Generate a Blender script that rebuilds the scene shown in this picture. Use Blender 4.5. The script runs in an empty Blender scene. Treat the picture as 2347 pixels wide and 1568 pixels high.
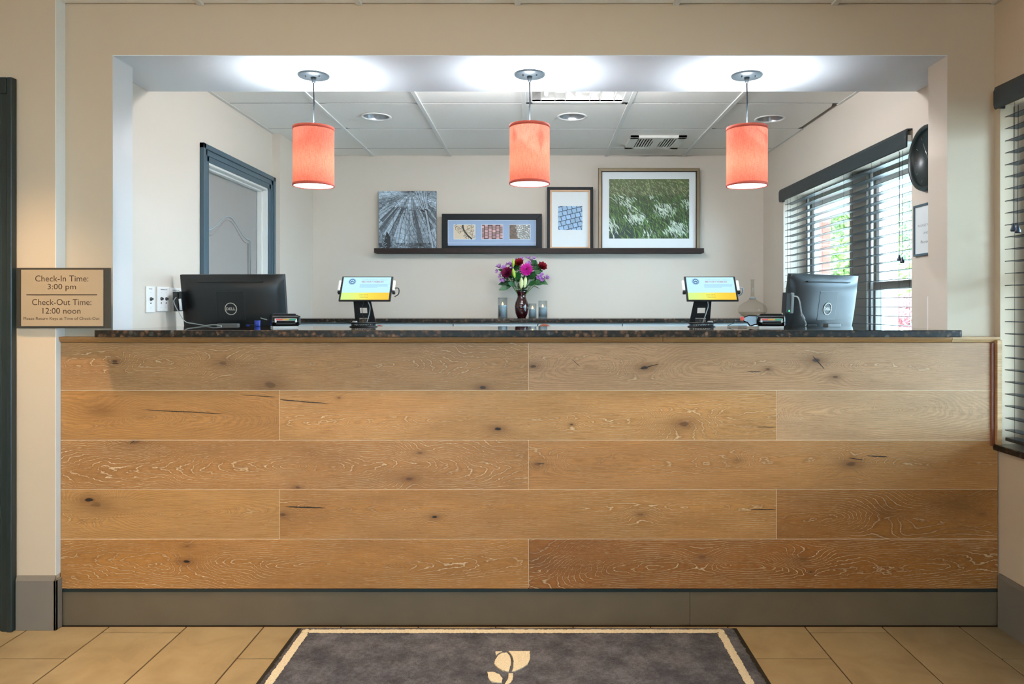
import bpy, bmesh, math, random
from mathutils import Vector, Matrix, Euler
random.seed(7)
S = bpy.context.scene
C = S.collection
PI = math.pi
E = 1.26                      # eye height; heights below are written as E + z

# ------------------------------------------------------------ camera
cd = bpy.data.cameras.new('camera'); cam = bpy.data.objects.new('camera', cd); C.objects.link(cam)
cam.location = (0, 0, E); cam.rotation_euler = (PI/2, 0, 0)
cd.sensor_width = 36; cd.lens = 36*1686/2347
cd.shift_x = (1173.5-1232)/2347; cd.shift_y = (705-784)/2347
cd.clip_start = .05; cd.clip_end = 300
S.camera = cam
# ------------------------------------------------------------ world, sun, exposure
W = bpy.data.worlds.new('sky'); S.world = W; W.use_nodes = True
wn = W.node_tree.nodes; bg = wn['Background']
bg.inputs[0].default_value = (.52, .78, 1.0, 1); bg.inputs[1].default_value = 23.0
S.view_settings.view_transform = 'Standard'
try: S.view_settings.look = 'None'
except Exception: pass
S.view_settings.exposure = 0.30; S.view_settings.gamma = 1.0; S.view_settings.use_curve_mapping = False
def light(name, kind, loc, energy, color, rot=(0,0,0), size=.1, size_y=None, spot=None, blend=.3):
    l = bpy.data.lights.new(name, kind); o = bpy.data.objects.new(name, l); C.objects.link(o)
    o.location = loc; o.rotation_euler = rot; l.energy = energy; l.color = color
    if kind == 'AREA':
        l.size = size
        if size_y: l.shape = 'RECTANGLE'; l.size_y = size_y
    elif kind in ('POINT', 'SPOT'): l.shadow_soft_size = size
    if kind == 'SUN': l.angle = size
    if spot: l.spot_size = math.radians(spot); l.spot_blend = blend
    return o
light('sun', 'SUN', (30, 10, 30), 6.0, (1, .95, .86), (math.radians(35), math.radians(38), math.radians(20)), .02)
WARM = (1, .69, .36)
# recessed lobby lamps close to the desk, and unseen fill lights added further back
SPOTS = [(-1.92, 2.47), (-.75, 2.46), (.48, 2.46)]
for i, (x, y) in enumerate(SPOTS):
    light('lobby_can_lamp', 'SPOT', (x, y, E+1.19), (150, 160, 120)[i], WARM, (0,0,0), .04, spot=62, blend=1.0)
light('lobby_fill_light', 'POINT', (-.5, .5, E+1.02), 33, (1, .80, .56), size=.14)
light('lobby_fill_light', 'POINT', (-2.7, -.8, E+1.02), 36, (1, .80, .56), size=.14)
# ceiling troffer of the office
OC = E+1.19
light('office_troffer_and_fill', 'AREA', (.23, 3.80, OC+.04), 8, (.92, .96, 1), (0,0,0), .45, .2)
for lx_ in (-.3, .42): light('office_troffer_and_fill', 'POINT', (lx_, 3.56, OC-.095), 25, (.94, .96, 1), size=.03)  # added fill, hidden behind the soffit, lifts the office ceiling

# ------------------------------------------------------------ material helpers
def srgb(r, g, b):
    f = lambda c: (c/255)/12.92 if c/255 <= .04045 else ((c/255+.055)/1.055)**2.4
    return (f(r), f(g), f(b), 1)
class NB:
    def __init__(s, name):
        s.mat = bpy.data.materials.new(name); s.mat.use_nodes = True
        s.nt = s.mat.node_tree; s.n = s.nt.nodes; s.l = s.nt.links
        s.bsdf = s.n['Principled BSDF']; s.out = s.n['Material Output']
    def put(s, sock, v):
        if isinstance(v, (int, float)):
            if sock.type in ('RGBA',): sock.default_value = (v, v, v, 1)
            elif sock.type == 'VECTOR': sock.default_value = (v, v, v)
            else: sock.default_value = v
        elif isinstance(v, (tuple, list)): sock.default_value = v
        else: s.l.new(v, sock)
    def m(s, op, a, b=None, c=None, clamp=False):
        nd = s.n.new('ShaderNodeMath'); nd.operation = op; nd.use_clamp = clamp
        for i, v in enumerate((a, b, c)):
            if v is not None: s.put(nd.inputs[i], v)
        return nd.outputs[0]
    def add(s, a, b): return s.m('ADD', a, b)
    def sub(s, a, b): return s.m('SUBTRACT', a, b)
    def mul(s, a, b): return s.m('MULTIPLY', a, b)
    def obj(s):
        t = s.n.new('ShaderNodeTexCoord'); sp = s.n.new('ShaderNodeSeparateXYZ')
        s.l.new(t.outputs['Object'], sp.inputs[0]); return t.outputs['Object'], sp.outputs[0], sp.outputs[1], sp.outputs[2]
    def comb(s, x, y, z):
        nd = s.n.new('ShaderNodeCombineXYZ')
        for i, v in enumerate((x, y, z)): s.put(nd.inputs[i], v)
        return nd.outputs[0]
    def noise(s, vec, scale=5, detail=3, rough=.5, dist=0):
        nd = s.n.new('ShaderNodeTexNoise'); s.l.new(vec, nd.inputs['Vector'])
        nd.inputs['Scale'].default_value = scale; nd.inputs['Detail'].default_value = detail
        nd.inputs['Roughness'].default_value = rough; nd.inputs['Distortion'].default_value = dist
        return nd.outputs['Fac']
    def voro(s, vec, scale=5, feature='F1', out='Distance', rand=1):
        nd = s.n.new('ShaderNodeTexVoronoi'); nd.feature = feature; s.l.new(vec, nd.inputs['Vector'])
        nd.inputs['Scale'].default_value = scale; nd.inputs['Randomness'].default_value = rand
        return nd.outputs[out]
    def ramp(s, fac, stops):
        nd = s.n.new('ShaderNodeValToRGB'); s.put(nd.inputs[0], fac); e = nd.color_ramp.elements
        while len(e) < len(stops): e.new(.5)
        for i, (p, c) in enumerate(stops):
            e[i].position = p; e[i].color = c if isinstance(c, tuple) else (c, c, c, 1)
        return nd.outputs[0]
    def mr(s, v, a, b, c=0, d=1):
        nd = s.n.new('ShaderNodeMapRange'); s.put(nd.inputs[0], v)
        for i, k in enumerate((a, b, c, d)): nd.inputs[i+1].default_value = k
        nd.interpolation_type = 'SMOOTHSTEP'; return nd.outputs[0]
    def mix(s, f, a, b, mode='MIX'):
        nd = s.n.new('ShaderNodeMix'); nd.data_type = 'RGBA'; nd.blend_type = mode
        s.put(nd.inputs[0], f); s.put(nd.inputs[6], a); s.put(nd.inputs[7], b); return nd.outputs[2]
    def bump(s, h, strength=.3, dist=.002):
        nd = s.n.new('ShaderNodeBump'); s.l.new(h, nd.inputs['Height'])
        nd.inputs['Strength'].default_value = strength; nd.inputs['Distance'].default_value = dist
        s.l.new(nd.outputs[0], s.bsdf.inputs['Normal'])
    def base(s, c): s.put(s.bsdf.inputs['Base Color'], c)
    def set(s, **k):
        for a, v in k.items(): s.put(s.bsdf.inputs[a.replace('_', ' ')], v)
M = {}
def simple(name, col, rough=.5, metal=0, var=.06, scale=30, bump=0, spec=.5, bscale=None):
    b = NB(name); v, x, y, z = b.obj(); n = b.noise(v, scale, 4)
    lo = tuple(c*(1-var) for c in col[:3])+(1,); hi = tuple(min(1, c*(1+var)) for c in col[:3])+(1,)
    b.base(b.mix(n, lo, hi)); b.set(Roughness=rough, Metallic=metal, Specular_IOR_Level=spec)
    if bump: b.bump(b.noise(v, bscale or scale*8, 3), bump, .001)
    M[name] = b.mat; return b.mat
simple('wall_lobby', srgb(202,183,159), .75, var=.025, scale=2.5, bump=.12, bscale=180)
simple('wall_office', srgb(208,197,183), .75, var=.02, scale=2.5, bump=.12, bscale=180)
simple('jamb_paint', srgb(204,202,200), .7, var=.01, scale=2)
simple('soffit_cool_tint', srgb(222,230,236), .7, var=.01, scale=2)  # cyan tint offsets the pink light spilling from the lamp shades
simple('base_grey', srgb(120,112,102), .5, var=.10, scale=5, bump=.05)
simple('base_dark', srgb(100,86,66), .5, var=.16, scale=7, bump=.05)
simple('slate_paint', srgb(66,88,100), .35, var=.06)
simple('slate_dark', srgb(30,42,42), .35, var=.08)
simple('white_trim', srgb(222,222,216), .4, var=.01)
simple('door_grey', srgb(150,146,141), .45, var=.02)
simple('black_plastic', srgb(20,24,26), .38, var=.1, scale=60)
simple('matte_black', srgb(13,15,17), .55, var=.1)
simple('gloss_black', srgb(12,14,15), .15, var=.1)
simple('frame_black', srgb(16,20,24), .5, var=.15, spec=.2)
simple('frame_gold', srgb(134,116,88), .42, .2, var=.12, scale=40)
simple('frame_tan', srgb(196,156,118), .45, var=.06)
simple('ledge_wood', srgb(44,32,28), .5, var=.35, scale=25, spec=.2)
simple('mat_white', srgb(222,226,226), .8, var=.01)
simple('mat_blue', srgb(150,168,196), .8, var=.03, scale=90)
simple('silver', srgb(176,180,182), .3, .9, var=.03)
simple('canopy_grey', srgb(56,64,68), .42, .1, var=.02)
simple('cord_grey', srgb(40,46,52), .6, spec=.2)
simple('white_plastic', srgb(235,234,230), .35, var=.01)
simple('neck_grey', srgb(92,94,92), .45)
simple('pad_grey', srgb(150,160,162), .45)
simple('sign_back', srgb(58,54,46), .5, var=.05)
simple('sign_face', srgb(176,154,126), .42, .15, var=.04, scale=8)
simple('sign_ink', srgb(62,44,30), .6)
simple('blind_dark', srgb(34,42,46), .36, var=.12, scale=12)
simple('valance_dark', srgb(40,50,54), .45, var=.12, scale=9)
simple('dark_blue_plastic', srgb(36,46,62), .3)
simple('window_frame', srgb(120,118,112), .4, var=.03)
simple('window_bright', srgb(210,214,216), .4, var=.02)
simple('rubber', srgb(14,14,14), .7)
simple('dark_void', srgb(12,12,12), .9)
simple('blue_plastic', srgb(16,50,150), .4)
simple('leather_brown', srgb(122,64,40), .5, var=.12)
simple('screw', srgb(90,92,94), .3, .8)
simple('laminate', srgb(176,186,188), .4, var=.02)
simple('carpet', srgb(216,210,200), .95, var=.2, scale=80)
simple('asphalt', srgb(170,168,164), .9, var=.1, scale=3)
simple('concrete', srgb(206,202,194), .85, var=.06, scale=4)
simple('porch_white', srgb(228,228,224), .6, var=.02)
simple('bark', srgb(96,80,66), .9, var=.25, scale=9)
simple('leaf_light', srgb(116,142,62), .6, var=.35, scale=2.2)
simple('leaf_green', srgb(84,116,58), .6, var=.35, scale=2.2)
simple('leaf_red', srgb(168,84,84), .6, var=.3, scale=3)
simple('grass', srgb(120,158,92), .9, var=.25, scale=1.4)
simple('car_paint', srgb(232,234,236), .2, var=.01)
simple('car_glass', srgb(40,48,54), .08)
simple('clay_brick', srgb(146,74,60), .85, var=.25, scale=9, bump=.3)
simple('mortar', srgb(186,176,164), .9, var=.1)
simple('stem_green', srgb(84,140,60), .5, var=.2)
simple('leaf_dark', srgb(32,88,40), .4, var=.35, scale=25)
simple('bud_green', srgb(160,188,62), .45, var=.15, scale=30)
simple('bud_pale', srgb(204,212,158), .45, var=.15, scale=30)
simple('petal_magenta', srgb(196,28,146), .55, var=.2, scale=60)
simple('petal_plum', srgb(120,20,66), .55, var=.25, scale=60)
simple('petal_red', srgb(138,16,30), .55, var=.25, scale=60)
simple('petal_lilac', srgb(168,112,180), .55, var=.3, scale=60)
simple('petal_heart', srgb(96,14,60), .6)
simple('wax', srgb(150,164,168), .5, var=.03)
simple('paper', srgb(214,222,224), .7, var=.01)
simple('ink', srgb(30,32,34), .6)
simple('ink_grey', srgb(120,124,128), .6)
simple("clock_face", srgb(38,52,58), .6, var=.15, scale=9)
simple('logo_silver', srgb(206,200,186), .35, .2)
simple('vent_white', srgb(226,222,214), .45, var=.01)
simple('cloth_coral_band', srgb(196,84,66), .8, var=.1, scale=200)

def emis(name, col, strength):
    b = NB(name); b.base((0,0,0,1)); b.put(b.bsdf.inputs['Emission Color'], col); b.set(Emission_Strength=strength, Roughness=.4)
    M[name] = b.mat; return b.mat
emis('lamp_white', (.96,.98,1,1), 2.6)
emis('bulb_white', (.95,.97,1,1), 12)
emis('bulb_pendant', (1,.90,.78,1), 13)
emis('screen_sky', srgb(176,220,246), 1.05)
emis('screen_ink', srgb(70,92,132), .8)
emis('screen_red', srgb(180,90,110), .8)
emis('screen_blue', srgb(34,92,150), .8)
emis('screen_pale', srgb(140,192,226), .9)
emis('screen_black', srgb(40,48,30), .5)
emis('flame', (1,.62,.25,1), 3.0)
emis('tube_glow', (.95,.97,1,1), .8)
emis('led_green', (.1,1,.3,1), 2.0)
b = NB('screen_gold'); v,x,y,z = b.obj()
g = b.ramp(b.mr(x, -.115, .115), [(0, srgb(196,228,128)), (.45, srgb(226,220,84)), (.62, srgb(240,206,60)), (1, srgb(236,186,44))])
b.base((0,0,0,1)); b.put(b.bsdf.inputs['Emission Color'], g); b.set(Emission_Strength=1.0); M['screen_gold'] = b.mat

# clear thin glass (transparent with a fresnel reflection)
def thin_glass(name, tint, ior=1.45, rough=.0):
    b = NB(name); tr = b.n.new('ShaderNodeBsdfTransparent'); tr.inputs[0].default_value = tint
    gl = b.n.new('ShaderNodeBsdfGlossy'); gl.inputs['Roughness'].default_value = rough
    lw = b.n.new('ShaderNodeLayerWeight'); f0 = ((ior-1)/(ior+1))**2
    fr = b.m('ADD', f0, b.mul(b.m('POWER', lw.outputs['Facing'], 4.0), .75))
    mx = b.n.new('ShaderNodeMixShader'); b.l.new(fr, mx.inputs[0]); b.l.new(tr.outputs[0], mx.inputs[1]); b.l.new(gl.outputs[0], mx.inputs[2])
    b.l.new(mx.outputs[0], b.out.inputs[0]); M[name] = b.mat
thin_glass('pane_glass', (.96,.98,.98,1))
thin_glass('vessel_glass', (.92,.95,.965,1), 1.5)
thin_glass('carafe_glass', (.92,.92,.90,1), 1.4)
b = NB('vase_glass'); b.base(srgb(46,10,16)); b.set(Roughness=.06, Coat_Weight=.6); M['vase_glass'] = b.mat

# coral linen shade, lets its bulb's light through
b = NB('linen'); v,x,y,z = b.obj()
ang = b.m('ARCTAN2', x, y)
th1 = b.noise(b.comb(b.mul(ang, 60), 0, b.mul(z, 60)), 1.6, 3, .6)
th2 = b.noise(b.comb(b.mul(ang, 6), 3, b.mul(z, 700)), 1.0, 3, .6)
th3 = b.noise(b.comb(b.mul(ang, 60), 5, b.mul(z, 40)), 1.3, 2, .6)
w = b.m('ADD', b.mul(th2, .5), b.mul(th3, .5))
col = b.mix(b.mr(w, .35, .65), srgb(228,92,72), srgb(252,146,124))
df = b.n.new('ShaderNodeBsdfDiffuse'); tl = b.n.new('ShaderNodeBsdfTranslucent')
b.l.new(col, df.inputs[0]); b.l.new(b.mix(.5, col, srgb(255,186,158)), tl.inputs[0])
mx = b.n.new('ShaderNodeMixShader'); mx.inputs[0].default_value = .40
b.l.new(df.outputs[0], mx.inputs[1]); b.l.new(tl.outputs[0], mx.inputs[2]); b.l.new(mx.outputs[0], b.out.inputs[0]); M['linen'] = b.mat

# mineral-fibre ceiling tile
b = NB('ceiling_tile'); v,x,y,z = b.obj(); n = b.noise(v, 90, 4, .7); pit = b.mr(b.noise(v, 260, 2, .6), .28, .36, 1, 0)
b.base(b.mix(b.mul(pit, .5), b.mix(n, srgb(240,236,228), srgb(250,247,240)), srgb(140,136,128))); b.set(Roughness=.9, Specular_IOR_Level=.1)
b.bump(n, .25, .002); M['ceiling_tile'] = b.mat
simple('tee_bar', srgb(226,226,222), .45, var=.01)
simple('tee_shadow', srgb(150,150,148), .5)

# polished brown-black granite
def granite(name, dk=1.0):
    b = NB(name); v,x,y,z = b.obj(); d = b.noise(v, 60, 3)
    vv = b.n.new('ShaderNodeVectorMath'); vv.operation = 'ADD'; b.l.new(v, vv.inputs[0])
    sc = b.n.new('ShaderNodeVectorMath'); sc.operation = 'SCALE'; nz = b.n.new('ShaderNodeTexNoise'); nz.inputs['Scale'].default_value = 70
    b.l.new(v, nz.inputs[0]); b.l.new(nz.outputs['Color'], sc.inputs[0]); sc.inputs['Scale'].default_value = .012; b.l.new(sc.outputs[0], vv.inputs[1])
    c1 = b.voro(vv.outputs[0], 62, 'F1', 'Color'); sp = b.n.new('ShaderNodeSeparateColor'); b.l.new(c1, sp.inputs[0])
    dist = b.voro(vv.outputs[0], 62)
    blob = b.ramp(sp.outputs[0], [(0, srgb(22,20,18)), (.35, srgb(42,36,28)), (.6, srgb(70,54,38)), (.78, srgb(98,74,54)), (.9, srgb(122,90,66)), (1, srgb(96,94,88))])
    f = b.mul(b.mr(dist, .25, .75, 1, .15), b.mr(d, .3, .7, .3, 1))
    gg = b.n.new('ShaderNodeNewGeometry'); sx_ = b.n.new('ShaderNodeSeparateXYZ'); b.l.new(gg.outputs['Normal'], sx_.inputs[0]); top = b.mr(b.m('ABSOLUTE', sx_.outputs[2]), .5, .95)
    b.base(b.mix(f, srgb(18,18,17), blob)); b.set(Roughness=b.m('SUBTRACT', .42, b.mul(top, .38)), Coat_Weight=b.mul(top, .3), Coat_Roughness=.02, Specular_IOR_Level=b.m('ADD', .25, b.mul(top, .4)))
    M[name] = b.mat
granite('granite')

# stone floor tile
b = NB('stone_tile'); v,x,y,z = b.obj()
oi = b.n.new('ShaderNodeObjectInfo'); off = b.mul(oi.outputs['Random'], 37.0)
vv = b.n.new('ShaderNodeVectorMath'); vv.operation = 'ADD'; b.l.new(v, vv.inputs[0]); b.l.new(b.comb(off, off, 0), vv.inputs[1])
n1 = b.noise(vv.outputs[0], 7, 5, .6, .6); n2 = b.noise(vv.outputs[0], 120, 3)
c = b.ramp(n1, [(.3, srgb(132,118,94)), (.5, srgb(145,131,105)), (.7, srgb(154,141,115))])
b.base(b.mix(b.mul(n2, .18), c, srgb(130,104,70))); b.set(Roughness=.38); b.bump(n1, .1, .002); M['stone_tile'] = b.mat
simple('grout', srgb(60,42,30), .9)

# carpet pile of the mat
b = NB('mat_pile'); v,x,y,z = b.obj()
big = b.noise(v, 9, 3, .6); fine = b.noise(v, 210, 4, .75, 1.0); mid = b.noise(v, 60, 3, .7)
t = b.add(b.mul(big, .45), b.add(b.mul(fine, .4), b.mul(mid, .25)))
b.base(b.ramp(t, [(.36, srgb(62,65,76)), (.53, srgb(98,101,114)), (.70, srgb(142,145,160))])); b.set(Roughness=1, Specular_IOR_Level=.05)
b.bump(b.add(fine, b.mul(mid, .6)), 1.0, .008); M['mat_pile'] = b.mat
b = NB('cream_pile'); v,x,y,z = b.obj(); n = b.noise(v, 240, 4, .7, 1)
b.base(b.ramp(n, [(.3, srgb(200,192,174)), (.7, srgb(250,242,222))])); b.set(Roughness=1, Specular_IOR_Level=.05); b.bump(n, .9, .006); M['cream_pile'] = b.mat

# limed oak: growth rings of a log cut lengthwise, bent round knots, white pores
def oak(name, seed, y0, slope, zc, knots=(), cracks=(), freq=150, base=(186,142,92), pore=.55, dark=1.0, wob=.02):
    b = NB(name); v, x, y, z = b.obj(); sd = seed*3.17
    lf = b.noise(b.comb(b.add(b.mul(x, 1.6), sd), b.mul(z, 3.0), seed), 1.0, 3, .55)
    lf2 = b.noise(b.comb(b.add(b.mul(x, 4.5), sd+9), b.mul(z, 14), seed+4), 1.0, 4, .6)
    lf3 = b.noise(b.comb(b.add(b.mul(x, 22), sd), b.mul(z, 40), seed+8), 1.0, 3, .6)
    zz = b.add(b.sub(z, zc), b.mul(b.sub(lf, .5), .10))
    dp = b.add(b.add(y0, b.mul(x, slope*2.0)), b.mul(b.sub(lf2, .5), wob*1.6))
    dp = b.add(dp, b.mul(b.sub(lf, .5), wob*5))
    r = b.m('SQRT', b.add(b.mul(zz, zz), b.mul(dp, dp)))
    r = b.add(r, b.mul(b.sub(lf3, .5), .0022))
    halo = None; core = None
    for (kx, kz, s, dk) in knots:
        s *= 1.3
        dx = b.mul(b.sub(x, kx), 1/(s*5.5)); dz = b.mul(b.sub(z, kz), 1/(s*2.4))
        q = b.add(b.mul(dx, dx), b.mul(dz, dz)); g = b.m('EXPONENT', b.mul(q, -1.0))
        r = b.add(r, b.mul(g, s*2.1))
        dx2 = b.mul(b.add(b.sub(x, kx), b.mul(b.sub(lf3, .5), s*1.2)), 1/(s*1.7)); dz2 = b.mul(b.add(b.sub(z, kz), b.mul(b.sub(lf2, .5), s*1.0)), 1/(s*.8))
        q2 = b.add(b.mul(dx2, dx2), b.mul(dz2, dz2))
        h = b.m('EXPONENT', b.mul(q2, -.45)); h = b.mul(h, .75 if dk > .4 else .55); halo = h if halo is None else b.m('MAXIMUM', halo, h)
        cq = b.mul(b.mr(q2, .10, .30, 1, 0), dk); core = cq if core is None else b.m('MAXIMUM', core, cq)
    ck = None
    for (cx, cz, ln, wd, sl) in cracks:
        dx = b.mul(b.sub(x, cx), 1/(ln*.5)); dz = b.sub(b.sub(z, cz), b.mul(b.sub(x, cx), sl)); dz = b.add(dz, b.mul(b.sub(lf3, .5), wd*3))
        q = b.add(b.m('POWER', b.m('ABSOLUTE', dx), 3.0), b.m('POWER', b.m('ABSOLUTE', b.mul(dz, 1/wd)), 2.0)); c1 = b.mr(q, .5, 1.2, 1, 0)
        ck = c1 if ck is None else b.m('MAXIMUM', ck, c1)
    ph = b.mul(r, freq); fr = b.m('FRACT', ph); tri = b.m('ABSOLUTE', b.sub(fr, .5))       # 0 at ring middle, .5 at ring edge
    streak = b.noise(b.comb(b.add(b.mul(x, 9), sd), b.mul(z, 330), seed), 1.0, 3, .7)
    streak2 = b.noise(b.comb(b.add(b.mul(x, 30), sd), b.mul(z, 900), seed+2), 1.0, 2, .6)
    band = b.noise(b.comb(b.add(b.mul(x, 2.2), sd+5), b.mul(z, 9), seed+1), 1.0, 4, .6)
    reg = b.mr(b.noise(b.comb(b.add(b.mul(x, 2.5), sd+15), b.mul(z, 7), seed+3), 1.0, 2, .5), .38, .58, .30, 1)
    line = b.mul(b.mul(b.mr(tri, .405, .49), b.mr(streak, .34, .52)), reg)
    late = b.mr(tri, .12, .44)
    base = (base[0], base[1]*.96, base[2]*.89)
    cl = lambda k: srgb(*[max(0, min(255, c*k)) for c in base])
    col = b.mix(band, cl(.74), cl(1.13))
    col = b.mix(b.mul(late, .46), col, srgb(base[0]*.72, base[1]*.66, base[2]*.55))
    col = b.mix(b.mul(b.mr(streak, .58, .34), .42), col, srgb(base[0]*.72, base[1]*.66, base[2]*.56))
    col = b.mix(b.mul(b.mr(streak2, .60, .72), min(.7, .5*pore+.12)), col, srgb(232,208,172))
    col = b.mix(b.mul(line, pore*.9), col, srgb(236,212,176))
    if halo is not None:
        col = b.mix(b.mul(halo, .9), col, srgb(108,70,36)); col = b.mix(core, col, srgb(22,14,8))
    if ck is not None: col = b.mix(ck, col, srgb(26,16,10))
    if dark != 1.0: col = b.mix(1.0, col, (dark, dark, dark, 1), 'MULTIPLY')
    b.base(col); b.set(Roughness=b.mr(streak, .3, .7, .42, .56), Specular_IOR_Level=.4)
    b.bump(b.add(b.mul(streak, .6), b.mul(line, -.4)), .18, .001)
    M[name] = b.mat; return b.mat

# colour-attribute print
b = NB('print_ink'); at = b.n.new('ShaderNodeAttribute'); at.attribute_name = 'ink'; b.l.new(at.outputs['Color'], b.bsdf.inputs['Base Color']); b.set(Roughness=.55); M['print_ink'] = b.mat

# ------------------------------------------------------------ mesh helpers
def nb(): return bmesh.new()
def box(bm, x0, x1, y0, y1, z0, z1, bev=0, seg=2):
    t = bmesh.new(); bmesh.ops.create_cube(t, size=1)
    for v in t.verts: v.co = ((x0+x1)/2+v.co.x*(x1-x0), (y0+y1)/2+v.co.y*(y1-y0), (z0+z1)/2+v.co.z*(z1-z0))
    if bev: bmesh.ops.bevel(t, geom=t.edges[:], offset=bev, segments=seg, profile=.5, affect='EDGES')
    merge(bm, t); return bm
def merge(bm, t, mat=None):
    if mat: bmesh.ops.transform(t, matrix=mat, verts=t.verts)
    me = bpy.data.meshes.new('t'); t.to_mesh(me); t.free(); bm.from_mesh(me); bpy.data.meshes.remove(me)
def prism(bm, pts, axis, a, b_, bev=0):
    # polygon in the plane normal to axis, extruded a..b_
    def co(p, t):
        return {'x': (t, p[0], p[1]), 'y': (p[0], t, p[1]), 'z': (p[0], p[1], t)}[axis]
    t = bmesh.new(); lo = [t.verts.new(co(p, a)) for p in pts]; hi = [t.verts.new(co(p, b_)) for p in pts]
    t.faces.new(lo); t.faces.new(hi[::-1]); n = len(pts)
    for i in range(n): t.faces.new((lo[i], hi[i], hi[(i+1) % n], lo[(i+1) % n]))
    bmesh.ops.recalc_face_normals(t, faces=t.faces[:])
    if bev: bmesh.ops.bevel(t, geom=t.edges[:], offset=bev, segments=2, profile=.5, affect='EDGES')
    merge(bm, t); return bm
def lathe(bm, prof, cx=0, cy=0, cz=0, n=32, axis='z'):
    rings = []
    for (r, h) in prof:
        ring = []
        for k in range(n):
            a = 2*PI*k/n; p = (math.cos(a)*r, math.sin(a)*r, h)
            if axis == 'y': p = (p[0], h, p[1])
            if axis == 'x': p = (h, p[0], p[1])
            ring.append(bm.verts.new((cx+p[0], cy+p[1], cz+p[2])))
        rings.append(ring)
    fs = []
    for i in range(len(rings)-1):
        for k in range(n): fs.append(bm.faces.new((rings[i][k], rings[i][(k+1) % n], rings[i+1][(k+1) % n], rings[i+1][k])))
    if prof[0][0] > 1e-5: fs.append(bm.faces.new(rings[0][::-1]))
    if prof[-1][0] > 1e-5: fs.append(bm.faces.new(rings[-1]))
    for f in fs: f.smooth = True
    return bm
def lathe_open(bm, prof, cx=0, cy=0, cz=0, n=40):
    rings = [[bm.verts.new((cx+math.cos(2*PI*k/n)*r, cy+math.sin(2*PI*k/n)*r, cz+h)) for k in range(n)] for r, h in prof]
    for i in range(len(rings)-1):
        for k in range(n):
            f = bm.faces.new((rings[i][k], rings[i][(k+1) % n], rings[i+1][(k+1) % n], rings[i+1][k])); f.smooth = True
    return bm
def tube(bm, pts, r, n=8):
    pts = [Vector(p) for p in pts]; rings = []
    for i, p in enumerate(pts):
        d = (pts[min(i+1, len(pts)-1)]-pts[max(i-1, 0)]).normalized()
        u = d.cross(Vector((0,0,1))); u = u.normalized() if u.length > 1e-3 else Vector((1,0,0)); w = d.cross(u)
        rr = r[i] if isinstance(r, (list, tuple)) else r
        rings.append([bm.verts.new(p+u*math.cos(2*PI*k/n)*rr+w*math.sin(2*PI*k/n)*rr) for k in range(n)])
    for i in range(len(rings)-1):
        for k in range(n):
            f = bm.faces.new((rings[i][k], rings[i][(k+1) % n], rings[i+1][(k+1) % n], rings[i+1][k])); f.smooth = True
    bm.faces.new(rings[0][::-1]); bm.faces.new(rings[-1]); return bm
def spline(pts, n=8):
    P = [Vector(p) for p in pts]; P = [P[0]*2-P[1]]+P+[P[-1]*2-P[-2]]; out = []
    for i in range(1, len(P)-2):
        for k in range(n):
            t = k/n; a, b_, c, d = P[i-1:i+3]
            out.append(.5*((2*b_)+(-a+c)*t+(2*a-5*b_+4*c-d)*t*t+(-a+3*b_-3*c+d)*t**3))
    out.append(P[-2]); return out
def ring_frame(bm, x0, x1, z0, z1, w, y0, y1, bev=.001):
    # picture-frame style ring in the XZ plane
    if not isinstance(w, tuple): w = (w, w, w, w)      # left, right, bottom, top
    l, r, bo, t = w
    prism(bm, [(x0, z0), (x0+l, z0+bo), (x0+l, z1-t), (x0, z1)], 'y', y0, y1, bev)
    prism(bm, [(x1, z0), (x1, z1), (x1-r, z1-t), (x1-r, z0+bo)], 'y', y0, y1, bev)
    prism(bm, [(x0, z1), (x0+l, z1-t), (x1-r, z1-t), (x1, z1)], 'y', y0, y1, bev)
    prism(bm, [(x0, z0), (x1, z0), (x1-r, z0+bo), (x0+l, z0+bo)], 'y', y0, y1, bev)
    return bm
def link(name, me, parent=None, loc=None):
    o = bpy.data.objects.new(name, me); C.objects.link(o)
    if parent: o.parent = parent
    if loc: o.location = loc
    return o
def part(name, bm, mat, parent=None, world=True, origin=None, smooth=False, label=None):
    """link a bmesh as one object; world=True means its coordinates are world coordinates"""
    if parent is not None and world:
        mw = wmat(parent); bmesh.ops.transform(bm, matrix=mw.inverted(), verts=bm.verts)
    if origin is not None:
        o3 = Vector(origin)
        if parent is not None and world: o3 = wmat(parent).inverted() @ o3
        bmesh.ops.translate(bm, vec=-o3, verts=bm.verts)
    bmesh.ops.recalc_face_normals(bm, faces=bm.faces[:])
    if smooth:
        for f in bm.faces: f.smooth = True
    me = bpy.data.meshes.new(name); bm.to_mesh(me); bm.free(); me.materials.append(M[mat] if isinstance(mat, str) else mat)
    o = link(name, me, parent)
    if origin is not None: o.location = o3
    if label: o['label'] = label
    return o
def wmat(o):
    m = Matrix.LocRotScale(o.location, o.rotation_euler, o.scale)
    return wmat(o.parent) @ m if o.parent else m
def tag(o, label, cat, group=None):
    o['label'] = label; o['category'] = cat
    if group: o['group'] = group
    return o
def thing(name, label, cat, loc=(0,0,0), rot=(0,0,0), group=None):
    o = bpy.data.objects.new(name, None); C.objects.link(o); o.location = loc; o.rotation_euler = rot; o.empty_display_size = .05
    return tag(o, label, cat, group)
def struct(o): o['kind'] = 'structure'; return o
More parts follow.
